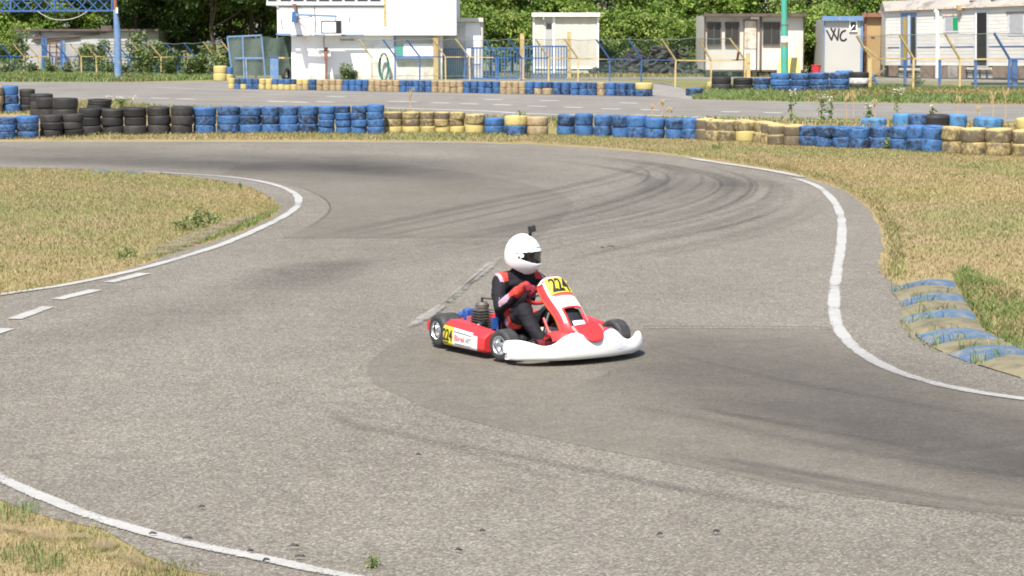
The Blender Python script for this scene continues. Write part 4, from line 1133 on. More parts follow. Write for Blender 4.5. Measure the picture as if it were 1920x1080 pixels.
core = MB(); a, b = mhp(1657, 0, -.08), mhp(2060, 0, -.08); c, d_ = mhp(2060, 1, -.08), mhp(1657, 1, -.08); dd = Vector((.2, 3.2, 0))
core.add([a, b, c, d_, a + dd, b + dd, c + dd, d_ + dd], [(0, 1, 2, 3), (7, 6, 5, 4), (0, 4, 5, 1), (1, 5, 6, 2), (2, 6, 7, 3), (3, 7, 4, 0)])
core.build('wall', M['siding'], mh)
for i in range(16):          # lap boards, each tilted out at its lower edge
    f0, f1 = i / 16, (i + 1) / 16 - .002
    mb = MB(); xs2 = (1657, 2060)
    a, b = mhp(xs2[0], f0, .022), mhp(xs2[1], f0, .022); c, d_ = mhp(xs2[1], f1, .01), mhp(xs2[0], f1, .01); bk = Vector((0, .05, 0))
    mb.add([a, b, c, d_, a + bk, b + bk], [(0, 1, 2, 3), (0, 4, 5, 1)])
    mb.build('siding_board', M['siding'], mh)
for x0, x1 in ((1660, 1681), (1715, 1748), (1754, 1820), (1848, 2060)): mq('blue_stripe', x0, .315, x1, .328, 'paint_blue', .06, label='thin blue stripe along the siding')
rf = MB(); a, b = mhp(1653, 1.0, .25), mhp(2070, 1.0, .25); up_ = Vector((0, 0, .42)); bk = Vector((.3, 3.4, 0))
rf.add([a, b, b + bk * .5 + up_, a + bk * .5 + up_, a + bk, b + bk], [(0, 1, 2, 3), (3, 2, 5, 4), (0, 4, 5, 1), (0, 3, 4), (1, 5, 2)])
rf.build('roof', M['roof_grey'], mh)
MB().beam(mhp(1653, .99, .27), mhp(2070, .99, .27), .05, .07).build('eaves_trim', M['wood_old'], mh)
for px in (1828, 1868): MB().box(mhp(px, 1.08, -.9), (.3, .3, .12)).build('roof_vent', M['trim_brown'], mh)
dl = mq('double_door', 1684, -.02, 1713, .93, 'paint_sky', .055, label='pale blue framed double door'); 
mq('door_glass', 1688, .03, 1695, .86, 'ochre', .075, dl); mq('door_glass', 1703, .03, 1711, .86, 'window_glass', .075, dl); mq('centre_post', 1697, 0, 1701, .9, 'tinsel_grey', .08, dl)
mq('door_hood', 1682, .94, 1716, .965, 'tinsel_grey', .14, dl, .15)
d2 = mq('open_door', 1821, -.02, 1847, .94, 'tinsel_grey', .055, label='open doorway with a dark inside'); mq('doorway_shade', 1825.5, .0, 1843.5, .885, 'void_shade', .07, d2, .02); mq('door_hood', 1818, .95, 1849, .975, 'tinsel_grey', .14, d2, .15); mq('door_edge', 1822.5, 0, 1825, .9, 'white_plain', .09, d2)  # near-black sheet paints the shade inside the doorway
w1 = mq('window', 1764, .57, 1792, .85, 'tinsel_grey', .06, label='small window with a half green curtain'); mq('pane', 1767, .6, 1779, .82, 'curtain', .075, w1, .02); mq('green_curtain', 1780.5, .6, 1790, .82, 'green_panel', .075, w1, .02); mq('window_hood', 1761, .85, 1794, .885, 'wood_old', .12, w1, .1)
w2 = mq('window', 1883, .49, 1914, .86, 'tinsel_grey', .06, label='window closed with a pale blind'); mq('blind', 1886.5, .53, 1911, .84, 'curtain', .075, w2, .02); mq('window_hood', 1880, .86, 1916, .885, 'trim_brown', .12, w2, .1)
MB().tube([mhp(1751, .96, .2), mhp(1752, .4, .2), mhp(1751, -.22, .2)], .085, 12).build('downpipe', M['white_plain'], mh, 40)
MB().tube([mhp(1749, .93, .1), mhp(1751, .96, .2)], .10, 12).build('pipe_elbow', M['white_plain'], mh, 40)
MB().box(mhp(1793, .985, .2), (.26, .3, .2)).build('wall_lamp', M['wood_tan'], mh)
for x0, x1, f0, mt in ((1662, 1679, -.2, 'board_brown'), (1721, 1745, -.22, 'board_brown'), (1746, 1770, -.22, 'board_brown'), (1771, 1790, -.22, 'roof_grey'), (1791, 1805, -.22, 'board_brown'), (1855, 1888, -.2, 'board_brown'), (1889, 1902, -.2, 'board_brown'), (1903, 1945, -.2, 'board_brown')):
    mq('skirting_board', x0, f0, x1, -.012, mt, .03)
for x in (1682, 1700, 1716, 1810, 1822, 1835, 1848):
    for k in range(2): mq('support_block', x, -.21 + k * .09, x + 9, -.135 + k * .09, 'concrete', -.1 - .04 * k, mh, .3)
mq('underfloor_shade', 1658, -.21, 2060, -.01, 'void_shade', -.6, mh, .05)  # upright near-black sheet, painted shade for the gap below the floor
for x0, x1, f in ((1681, 1719, -.09), (1806, 1853, -.07)): mq('step_plank', x0, f, x1, f + .04, 'wood_old', .15, mh, .5)
pl_ = MB().box(P(1880, 163) + Vector((0, 0, .1)), (2.2, .7, .12)); tag(pl_.build('dark_board', M['black_plain']), 'dark board lying low behind the right fence', 'board')

# old shed at left ----------------------------------------------------------------
yS = 124.0
sd = thing('old_shed', at(160, 135, yS), 'old white clad shed with dark roof edge behind the weeds', 'shed')
shell(sd, 32, 58, 258, 136, yS, 5, 'shed_white'); shell(sd, 258, 58, 297, 136, yS + .03, 5, 'panel_dull', 'grey_end_wall')
FS = Facade(sd, yS)
FS.rect('roof_edge', 29, 54.5, 299, 58.5, 'trim_brown', -.2, .5)
for i, (x0, x1) in enumerate(((33, 74), (75.5, 122), (123.5, 196))): FS.rect('wall_panel', x0, 60, x1, 132, 'shed_white', 0, .03)
for i in range(12): FS.rect('siding_board', 198, 60 + i * 6, 257, 65 + i * 6, 'shed_white', 0, .04)
for p0, p1, w in (((62, 72), (148, 67), .12), ((66, 78), (150, 70), .06), ((120, 67), (186, 63), .10), ((60, 71.5), (100, 71.5), .08), ((140, 64), (200, 61), .05), ((75, 60), (75, 70), .08)):
    MB().beam(at(*p0, yS - .12), at(*p1, yS - .12), w).build('dark_batten', M['trim_brown'], sd)
FS.rect('roof_box', 187, 48, 207, 55, 'trim_brown', -1, .6)
wf = thing('window_frame', at(102, 130, yS - .6), 'rusty empty window frame leaning on the old shed', 'frame')
for p0, p1 in (((93, 80), (93, 112)), ((106, 80), (106, 112)), ((118, 80), (118, 108)), ((93, 80), (118, 80)), ((93, 88), (118, 88)), ((93, 99), (118, 99)), ((93, 131), (93, 112)), ((106, 131), (106, 112))):
    MB().beam(at(*p0, yS - .6), at(*p1, yS - .6), .07).build('frame_bar', M['rust_pipe'], wf)
for i, (x, c) in enumerate(((80.5, 'paint_blue'), (86, 'paint_blue'), (115.5, 'paint_blue'), (120, 'paint_sky'))):
    tag(MB().beam(at(x, 132, yS - 1.2), at(x, 72 + (4 if i > 1 else 0), yS - 1.2), .13).build('steel_post', M[c]), ['dark blue steel post before the old shed, leftmost', 'dark blue steel post second from left before the shed', 'blue steel post left of the pale one before the shed', 'pale blue steel post before the shed, rightmost'][i], 'post', 'steel posts before the old shed')

# lattice gantry --------------------------------------------------------------------
yG = 96.0
ga = thing('start_gantry', at(219, 148, yG), 'blue lattice gantry beam on a rusty blue pole over the straight', 'gantry')
MB().tube([at(222, 149, yG), at(220, 60, yG), at(216.5, 18, yG)], [7.2 / ppm(yG), 6.4 / ppm(yG), 4.2 / ppm(yG)], 14).build('pole', M['paint_sky'], ga, 40)
MB().tube([at(216.5, 18, yG), at(215.5, -14, yG)], 3.6 / ppm(yG), 14).build('pole_top', M['rust_pipe'], ga, 40)
for py in (20.5, -1.5, -22): MB().beam(at(-80, py + .5, yG), at(215, py - .7, yG), .075).build('chord', M['paint_blue'], ga)
for k in range(11):
    x0 = -20 + k * 20.5
    for a_, b_ in (((x0, 20), (x0 + 20.5, -1)), ((x0, -1), (x0 + 20.5, 20))): MB().beam(at(*a_, yG + (.04 if a_[1] > 5 else -.03)), at(*b_, yG + (.04 if a_[1] > 5 else -.03)), .04).build('lattice_bar', M['paint_blue'], ga)
    MB().beam(at(x0, -1, yG + .1), at(x0 + 10, -22, yG + .1), .04).build('lattice_bar', M['paint_blue'], ga)
    MB().beam(at(x0 + 10, -22, yG + .1), at(x0 + 20.5, -1, yG + .1), .04).build('lattice_bar', M['paint_blue'], ga)
for x in (20, 102, 210): MB().beam(at(x, 21, yG), at(x, -2, yG), .07).build('upright', M['paint_blue'], ga)
tag(MB().tube(crom([at(70, 21, yG - .1), at(84, 30, yG - .1), at(100, 36, yG - .1), at(118, 37.5, yG - .1), at(136, 35, yG - .1), at(152, 29, yG - .1), at(164, 21, yG - .1)], 5), .021, 6).build('slack_cable', M['cable_white'], None, 60), 'white cable sagging below the blue lattice beam', 'cable')
MB().box(at(219.5, 19.5, yG - .12), (.07, .1, .24)).build('clamp', M['white_plain'], ga)

# ================================================================== VEGETATION
def leaf_mesh(name, C, Nrm, size, cols, jit, seed):
    """one bent leaf (two triangles pairs) per centre"""
    r = np.random.default_rng(seed); n = len(C)
    d = r.normal(0, 1, (n, 3)); nrm = Nrm + .75 * d; nrm /= np.linalg.norm(nrm, axis=1)[:, None] + 1e-9
    t = np.cross(nrm, r.normal(0, 1, (n, 3))); t /= np.linalg.norm(t, axis=1)[:, None] + 1e-9
    b = np.cross(nrm, t); s = (size * (.6 + .8 * r.random(n)))[:, None]
    V = np.empty((n, 4, 3))
    V[:, 0] = C - t * s * .5; V[:, 1] = C + b * s * .32 - nrm * s * .08; V[:, 2] = C + t * s * .5; V[:, 3] = C - b * s * .32 - nrm * s * .08
    me = bpy.data.meshes.new(name)
    me.vertices.add(n * 4); me.vertices.foreach_set('co', V.ravel())
    i = np.arange(n) * 4
    me.loops.add(n * 6); me.loops.foreach_set('vertex_index', np.c_[i, i + 1, i + 2, i, i + 2, i + 3].ravel())
    me.polygons.add(n * 2); me.polygons.foreach_set('loop_start', np.arange(n * 2) * 3)
    A = np.ones((n, 4, 4)); A[:, :, :3] = (cols * (1 + jit * r.normal(0, 1, (n, 1))).clip(.4, 1.8))[:, None, :]
    ca = me.color_attributes.new('tint', 'FLOAT_COLOR', 'POINT'); ca.data.foreach_set('color', A.ravel())
    me.materials.append(M['leaf']); me.update(calc_edges=True); me.validate()
    return me
def crown_mesh(name, seed, rx, rz, z0, n, size, pal, lobes=16):
    """foliage sprays over many overlapping lobes filling the crown"""
    r = np.random.default_rng(seed); C, N, K = [], [], []
    pal = np.array(pal)
    for k in range(lobes):
        a = r.uniform(0, 2 * np.pi); q = math.sqrt(r.random()) * .78; t = r.random()
        zc = z0 + rz * (.12 + .80 * t); taper = math.sqrt(max(.12, 1 - abs(2 * t - .85) ** 2.2))
        c = np.array([math.cos(a) * q * rx * taper, math.sin(a) * q * rx * taper, zc]); rad = rx * r.uniform(.26, .46)
        m = n // lobes
        # sprays: tight bunches on the lobe surface
        nb = max(6, m // 22)
        u = r.normal(0, 1, (nb, 3)); u /= np.linalg.norm(u, axis=1)[:, None]; u[:, 2] = np.where(u[:, 2] < -.35, -u[:, 2] * .5, u[:, 2])
        bc = c + u * rad * r.uniform(.75, 1.08, (nb, 1)) * np.array([1, 1, .85])
        idx_ = r.integers(0, nb, m)
        p = bc[idx_] + r.normal(0, size * 1.15, (m, 3)) * np.array([1, 1, .7])
        C.append(p); N.append(u[idx_] + np.array([0, 0, .35]))
        base = pal[r.integers(0, len(pal), nb)] * r.uniform(.75, 1.25, (nb, 1)); K.append(base[idx_])
    C, N, K = np.concatenate(C), np.concatenate(N), np.concatenate(K)
    k = C[:, 2] > .05
    return leaf_mesh(name, C[k], N[k], size, K[k], .18, seed)
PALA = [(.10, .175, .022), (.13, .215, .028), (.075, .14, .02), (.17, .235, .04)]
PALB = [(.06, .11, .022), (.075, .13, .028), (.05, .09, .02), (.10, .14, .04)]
PALC = [(.145, .215, .035), (.18, .25, .045), (.11, .18, .028), (.20, .25, .06)]
def trunk_mesh(seed, h, r0):
    rr = random.Random(seed); mb = MB()
    pts = [Vector((0, 0, -.1))]
    for k in range(5): pts.append(pts[-1] + Vector((rr.uniform(-.15, .15), rr.uniform(-.15, .15), h / 5)))
    mb.tube(pts, [r0 * (1 - .13 * i) for i in range(6)], 9)
    for k in range(6):
        b = pts[2 + k % 3]; a = rr.uniform(0, 6.28); L = h * rr.uniform(.3, .5)
        e = b + Vector((math.cos(a) * L, math.sin(a) * L, L * .8))
        mb.tube([b, (b + e) / 2 + Vector((0, 0, -.1 * L)), e], [r0 * .45, r0 * .3, r0 * .1], 6)
    return mb.mesh('trunk', [M['bark']], 50)
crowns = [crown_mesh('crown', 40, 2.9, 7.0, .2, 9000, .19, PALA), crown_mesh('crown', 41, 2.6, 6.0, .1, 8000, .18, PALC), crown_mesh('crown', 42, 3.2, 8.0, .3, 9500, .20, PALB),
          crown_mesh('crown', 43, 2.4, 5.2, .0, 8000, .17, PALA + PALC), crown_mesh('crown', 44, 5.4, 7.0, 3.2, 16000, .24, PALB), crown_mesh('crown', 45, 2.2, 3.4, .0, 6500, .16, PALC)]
trunks = [trunk_mesh(70 + k, h, r) for k, (h, r) in enumerate(((4.6, .17), (4.0, .15), (5.4, .2), (3.4, .13), (6.5, .16), (2.2, .1)))]
def tree(px, y, kind, label, s=1.0, rz=0.0, name='leafy_tree', group='trees along the back of the paddock'):
    p = at(px, 100, y); p.z = gz(y)
    t = thing(name, p, label, 'tree', group, rz); t.scale = (s, s, s)
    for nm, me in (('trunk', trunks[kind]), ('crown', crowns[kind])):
        o = bpy.data.objects.new(nm, me); col.objects.link(o); o.parent = t
    return t
TR = [(-40, 131, 0, 'bright green tree at the left picture edge behind the gantry'), (25, 129, 3, 'bushy tree left of the old shed under the lattice beam'), (80, 133, 1, 'light green tree above the left half of the old shed'),
      (135, 132, 3, 'tree behind the sagging white cable'), (190, 133, 0, 'tree behind the gantry pole'), (235, 135, 2, 'dark tree right of the gantry pole'),
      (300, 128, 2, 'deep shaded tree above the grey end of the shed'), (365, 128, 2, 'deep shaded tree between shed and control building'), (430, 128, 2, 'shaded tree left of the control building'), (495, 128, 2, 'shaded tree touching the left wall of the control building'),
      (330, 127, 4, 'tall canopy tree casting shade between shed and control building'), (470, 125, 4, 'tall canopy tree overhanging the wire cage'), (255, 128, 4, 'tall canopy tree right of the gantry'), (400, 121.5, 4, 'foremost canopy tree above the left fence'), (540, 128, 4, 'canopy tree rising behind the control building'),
      (275, 139, 0, 'far tree showing through the shade right of the shed'), (340, 140, 2, 'far tree in the darkest gap left of the cage'), (405, 138, 0, 'far tree showing left of the wire cage'), (460, 139, 2, 'far tree directly above the wire cage'), (520, 139, 0, 'far tree at the left edge of the white upper wall'),
      (880, 118, 1, 'green tree above the annex roof'), (935, 121, 2, 'dark tree between the annex and the cream cabin'), (985, 119, 0, 'tree left behind the cream cabin'), (1050, 120, 3, 'tree directly above the cream cabin'),
      (1110, 118, 0, 'tree behind the right corner of the cream cabin'), (1160, 116.5, 1, 'broad bright tree right of the cream cabin'), (1215, 117, 0, 'bright tree midway between the two cabins'), (1265, 116, 1, 'light green tree left of the brown roofed cabin'),
      (1310, 119, 2, 'darker tree at the left edge of the brown roofed cabin'), (1365, 118, 0, 'tree above the brown roofed cabin windows'), (1425, 120, 1, 'white flowering green tree above the boarded door'), (1490, 117, 3, 'tree behind the turquoise pole'),
      (1530, 115, 1, 'bright tree filling the gap left of the toilet cabin'), (1590, 117, 0, 'tree above the toilet cabin roof'), (1650, 118, 1, 'light tree above the tan wooden cabin'), (1715, 117, 0, 'tree above the left end of the mobile home'),
      (1775, 119, 3, 'tree above the middle of the mobile home'), (1845, 118, 0, 'tree above the mobile home roof at right'), (1920, 118, 1, 'tree at the right picture edge'), (1990, 119, 2, 'tree just beyond the right picture edge')]
TR += [(px, 124 + (i % 3) * 3, i % 4, f'{nth(i + 1)} tree of the belt beyond the {"left" if px < 0 else "right"} picture edge') for i, px in enumerate((-140, -250, -370, -500, -640, -800, 2080, 2180, 2300, 2430))]
rr = random.Random(5)
for px, y, k, lab in TR: tree(px, y, k, lab, rr.uniform(.92, 1.15), rr.uniform(0, 6.28))
BU = [(1095, 111.5, 'low leafy bush at the right foot of the cream cabin'), (1150, 112.5, 'low bush behind the fence right of the cream cabin'), (1205, 112, 'low bush behind the tyre heap'), (1255, 112.5, 'low bush left of the brown roofed cabin'), (1300, 111, 'low bush touching the brown roofed cabin'),
      (1518, 108.5, 'small bush between brown roofed and toilet cabins'), (1534, 107.5, 'small bush beside the red bucket'), (920, 112, 'low bush right of the annex'), (960, 111, 'low bush behind the blue gate'), (40, 127, 'low bush at the left end of the old shed'), (-20, 127, 'low bush at the left edge behind the fence')]
for px, y, lab in BU: tree(px, y, 5, lab, rr.uniform(.75, 1.0), rr.uniform(0, 6.28), 'leafy_bush', 'low bushes before the trees')
# heap of old tyres half lost in weeds behind the fence
mb = MB()
pf = [(.17, .06), (.24, .09), (.29, .06), (.30, 0), (.29, -.06), (.24, -.09), (.17, -.06)]
for k in range(150):
    px = rr.uniform(1105, 1325); y = rr.uniform(107, 110.5); p = at(px, 100, y)
    top = .9 + .9 * max(0, 1 - abs(px - 1250) / 110)
    z = gz(y) + .08 + rr.random() ** 1.3 * top * (y - 106.5) / 4
    mb.lathe(pf, 12, Matrix.Translation((p.x, y, z)) @ Matrix.Rotation(rr.uniform(-.9, .9), 4, 'X') @ Matrix.Rotation(rr.uniform(-.6, .6), 4, 'Y'), close=True)
tag(mb.build('tyre_heap', M['tyre_black'], None, 40), 'heap of old black tyres behind the wire fence', 'tyre heap', kind='stuff')

# weeds -----------------------------------------------------------------------
def weed_mesh(seed, h, spread, n, size, pal):
    r = np.random.default_rng(seed); pal = np.array(pal); C, N, K = [], [], []
    stems = MB()
    ns = max(3, int(spread * 9))
    for k in range(ns):
        a = r.uniform(0, 6.28); e = np.array([math.cos(a) * spread * r.random(), math.sin(a) * spread * .7 * r.random(), h * r.uniform(.55, 1.0)])
        b = np.array([e[0] * .45, e[1] * .45, 0])
        stems.tube([b, (b * .6 + e * .4) + np.array([0, 0, .05]), e], [.012, .009, .004], 5)
        m = n // ns; t = r.random(m) ** .8; c = b[None] * (1 - t[:, None]) + e[None] * t[:, None] + r.normal(0, 1, (m, 3)) * np.array([.09, .09, .05]) * (.4 + h * .7)
        C.append(c); N.append(np.tile([0, -.2, .8], (m, 1))); K.append(pal[r.integers(0, len(pal), m)] * r.uniform(.7, 1.25, (m, 1)))
    C, N, K = map(np.concatenate, (C, N, K)); k = C[:, 2] > 0
    return stems.mesh('stems', [M['stem']], None), leaf_mesh('leaves', C[k], N[k], size, K[k], .15, seed)
plain('stem', (.13, .16, .05, 1), .8)
WP = [(.10, .155, .04), (.14, .19, .06), (.085, .13, .04), (.17, .20, .08)]
WPG = [(.13, .16, .085), (.10, .14, .06), (.16, .19, .10)]
weeds = [weed_mesh(90, 1.35, .5, 700, .13, WP), weed_mesh(91, .85, .6, 800, .10, WP), weed_mesh(92, .55, .7, 700, .09, WPG), weed_mesh(93, 1.7, .45, 700, .14, WP), weed_mesh(94, .30, .38, 240, .045, [(.19, .23, .085), (.15, .20, .06), (.23, .25, .11)])]
def weed(px, py, k, label, s=1.0, name='weed', y=None, group='weeds'):
    p = P(px, py) if y is None else Vector((at(px, py, y).x, y, gz(y)))
    t = thing(name, p, label, 'plant', group, rr.uniform(0, 6.28)); t.scale = (s, s, s) if py > 152 or py < 130 or px > 600 else (s * 1.15, s * 1.15, s * 1.2)
    for nm, me in (('stems', weeds[k][0]), ('leaves', weeds[k][1])):
        o = bpy.data.objects.new(nm, me); col.objects.link(o); o.parent = t
for px, py, k, s, lab in ((40, 137, 3, 1.15, 'tall leafy weed at the left end of the shed'), (62, 140, 2, 1.1, 'grey green weed right of the tall left weed'), (12, 141, 2, 1.1, 'low weed at the left edge of the fence'), (95, 141, 1, .8, 'weed below the blue steel posts'),
                         (128, 142, 2, 1.1, 'grey weed below the empty window frame'), (158, 140, 0, 1.1, 'upright weed left of the gantry pole'), (178, 139, 0, 1.25, 'leafy weed growing against the shed boards'), (200, 143, 1, .9, 'low weed at the foot of the gantry pole'),
                         (232, 143, 2, 1.1, 'weed just right of the gantry pole'), (258, 141, 3, 1.1, 'tall weed before the grey end of the shed'), (275, 143, 0, 1.2, 'dense weed right of the tall one by the shed'), (298, 143, 1, 1.35, 'bushy green weed below the fence arms'),
                         (322, 144, 1, 1.2, 'bushy weed right of the shed'), (350, 145, 2, 1.2, 'pale weed midway to the wire cage'), (378, 145, 1, 1.45, 'bushy weed left of the yellow tyres'), (398, 146, 2, 1.5, 'grey green shrub behind the yellow tyres'), (412, 146, 1, 1.2, 'leafy weed beside the wire cage'),
                         (650, 149.5, 1, .8, 'weed growing at the foot of the white wall'), (662, 149.3, 2, .9, 'grey weed against the stained wall'), (1668, 279, 4, 1.1, 'small green weed at the foot of the right blue stacks'), (370, 428, 4, 1.05, 'green weed on the left grass island'), (345, 432, 4, .7, 'small weed left of the sandy strip'),
                         (395, 420, 4, .7, 'small weed right of the island weed'), (1720, 166, 1, .6, 'weed at the foot of the right fence'), (1346, 281, 4, .6, 'small weed in the dry grass before the yellow stacks'), (450, 352, 4, .35, 'tiny weed at the far edge of the island')):
    weed(px, py, k, lab, s)
weed(977, 238, 4, 'green tuft growing inside the yellow tyre', .55, 'grass_tuft', P(966, 254).y + .25)
bpy.data.objects[[o.name for o in bpy.data.objects if o.get('label') == 'green tuft growing inside the yellow tyre'][0]].location.z += .42
# tall flowering weeds behind the right barrier
plain('petal', (.52, .52, .45, 1), .7)
def flower_stalk(px, base, top, lab, seed, heads=14, sprd=.16, y=None, dry=False):
    r = random.Random(seed); y = y or 58.0
    b = at(px, base, y); b.z = gz(y); tz = at(px, top, y).z; h = tz - b.z
    t = thing('flowering_weed' if not dry else 'dry_stalk', b, lab, 'plant', 'flowering weeds behind the near barrier' if not dry else 'dry stalks behind the near barrier')
    st = MB(); fl_ = MB()
    tip = Vector((r.uniform(-.05, .05), 0, h * .8))
    st.tube([Vector((0, 0, 0)), tip * .5 + Vector((.02, 0, 0)), tip], [.014, .011, .007], 5)
    for k in range(heads):
        a = r.uniform(0, 6.28); q = sprd * math.sqrt(r.random()); e = Vector((math.cos(a) * q, math.sin(a) * q, h * r.uniform(.78, 1.0)))
        b0 = tip * r.uniform(.7, 1.0)
        st.tube([b0, (b0 + e) / 2 + Vector((0, 0, -.02)), e], .004, 4)
        if not dry: fl_.lathe([(.0, .010), (.012, .007), (.021, 0), (.012, -.006), (0, -.008)], 7, Matrix.Translation(e) @ Matrix.Rotation(r.uniform(-.5, .5), 4, 'X'))
        else: fl_.ball(e, (.012, .012, .05), 5, 4)
    st.build('stems', M['stem'] if not dry else M['straw_stem'], t, None, world=False)
    f = fl_.build('flower_heads', M['petal'] if not dry else M['straw_stem'], t, 60, world=False); f['kind'] = 'stuff'
    if not dry:
        rn_ = np.random.default_rng(seed); n = 60
        tt = rn_.random(n) * .75; C = np.c_[rn_.normal(0, .05, n), rn_.normal(0, .05, n), tt * h]
        o = bpy.data.objects.new('leaves', leaf_mesh('leaves', C, np.tile([0, 0, 1.], (n, 1)), .09, np.array(WP)[rn_.integers(0, 4, n)] * 1.2, .15, seed)); col.objects.link(o); o.parent = t
plain('straw_stem', (.42, .30, .15, 1), .9)
for i, (px, top, hd, sp, lab) in enumerate(((1484, 167, 16, .13, 'leftmost white flowering weed behind the right barrier'), (1540, 176, 14, .12, 'second white flowering weed behind the right barrier'), (1557, 180, 10, .10, 'small flowering weed beside the second one'),
                                   (1681, 165, 24, .17, 'tallest white flowering weed behind the blue stacks'), (1628, 194, 12, .10, 'short flowering weed left of the tallest one'), (1748, 196, 8, .1, 'low flowering weed near the black tyre'))):
    flower_stalk(px, 236, top, lab, 200 + i, hd, sp)
for i, (px, top, lab) in enumerate(((1240, 188, 'dry brown stalk above the middle blue stacks'), (1222, 197, 'short dry stalk left of the brown stalk'), (1255, 203, 'low dry stalk above the blue stacks'), (1587, 176, 'dry stalk between the flowering weeds'), (1600, 172, 'dry bent stalk left of the light blue tyre'), (1640, 185, 'dry stalk near the tallest flowering weed'),
                                   (1795, 180, 'dry stalk above the right light blue tyre'), (1860, 172, 'dry stalk near the right picture edge'), (1885, 165, 'tall dry stalk near the right picture edge'), (770, 165, 'pale dry stalk above the grimy yellow stacks'), (1835, 200, 'short dry stalk above the last yellow stacks'))):
    flower_stalk(px, 240, top, lab, 300 + i, 9, .09, 59.0, True)
flower_stalk(228, 200, 180, 'cluster of tiny white flowers beside the slumped tyre pile', 401, 40, .45, 64)
# small plants and litter on the asphalt
weed(698, 1066, 4, 'small green weed growing through the near asphalt', .28, 'weed')
weed(850, 562, 4, 'tiny weed in the concrete seam', .13); weed(868, 545, 4, 'tiny dry weed further up the concrete seam', .12); weed(905, 518, 4, 'tiniest weed at the top of the concrete seam', .10)
weed(240, 482, 4, 'small green tuft on the island edge', .5); weed(225, 486, 4, 'small bushy tuft left of the sandy strip', .4)
for i, (px, py, L, a) in enumerate(((379, 958, .035, .3), (352, 1018, .05, .1), (552, 1032, .05, .1), (563, 1052, .055, .2), (860, 1040, .035, 0), (905, 1004, .03, .2), (1238, 1010, .035, .3), (1344, 1005, .04, .4), (287, 1009, .04, .2), (470, 1042, .03, .2), (500, 1059, .04, .5), (785, 860, .03, .1), (1145, 466, .09, .1), (1130, 468, .06, .3))):
    L *= .55; p = P(px, py); mb = MB().tube([Vector((-L, 0, .012)), Vector((-L * .3, .006, .02)), Vector((L * .4, -.004, .018)), Vector((L, .01, .01))], [.003, .007, .006, .002], 6)
    o = mb.build('rubber_crumb', M['black_plain'], None, 50, world=False); o.location = p + Vector((0, 0, .012)); o.rotation_euler = (0, 0, a)
    tag(o, f'{nth(i + 1)} bit of black rubber on the asphalt counted from the near left', 'debris', 'bits of rubber on the asphalt')

# ================================================================== KART
def gloss(name, c, rough=.3, var=.04, metal=0.0, coat=0.0):
    m = Mat(name, rough, metal, .5); f = m.noise(m.coord('Object'), 9, 4, .6)
    sc_ = m.noise(m.coord('Object', (3, 3, 14)), 7, 5, .75)
    c1 = m.mix(m.mask(f, .35, .75), c, tuple(x * (1 - var * 3) for x in c[:3]) + (1,))
    m.color(m.mix(m.math('MULTIPLY', m.mask(sc_, .58, .74), .35 if var > .02 else .0), c1, (.16, .145, .13, 1)))
    rr_ = m.mask(m.noise(m.coord('Object'), 40, 3), 0, 1.6); m.l(m.math('ADD', rr_, rough - .25), m.b.inputs['Roughness'])
    if coat: m.b.inputs['Coat Weight'].default_value = coat
    M[name] = m.m
gloss('kart_red', (.58, .032, .034, 1), .35, .05); gloss('kart_white', (.74, .73, .69, 1), .38, .03); gloss('kart_yellow', (.58, .48, .03, 1), .4, .04)
gloss('kart_black', (.016, .016, .018, 1), .4); gloss('sticker_white', (.82, .82, .84, 1), .4); gloss('kart_orange', (.70, .10, .03, 1), .4); gloss('pale_red', (.70, .22, .22, 1), .4)
gloss('kart_blue', (.022, .085, .31, 1), .35); gloss('tank', (.62, .58, .48, 1), .4); gloss('lettering_red', (.62, .12, .14, 1), .5); gloss('lettering_grey', (.25, .25, .27, 1), .5)
gloss('faint_blue', (.52, .54, .70, 1), .5)
m_ = Mat('alloy', .28, 1.0); m_.color((.72, .73, .74, 1)); m_.bump(m_.noise(m_.coord('Object'), 60, 2), .001, .2); M['alloy'] = m_.m
m_ = Mat('cast_metal', .6, .6); m_.color((.15, .135, .115, 1)); m_.bump(m_.noise(m_.coord('Object'), 80, 3), .002, .4); M['cast_metal'] = m_.m
m_ = Mat('steel_dark', .35, .9); m_.color((.12, .12, .125, 1)); M['steel_dark'] = m_.m
m_ = Mat('slick_rubber', .62, 0, .35); m_.color(m_.ramp(m_.noise(m_.coord('Object'), 25, 4, .7), [(.3, (.026, .026, .028, 1)), (.75, (.062, .059, .056, 1))])); M['slick_rubber'] = m_.m

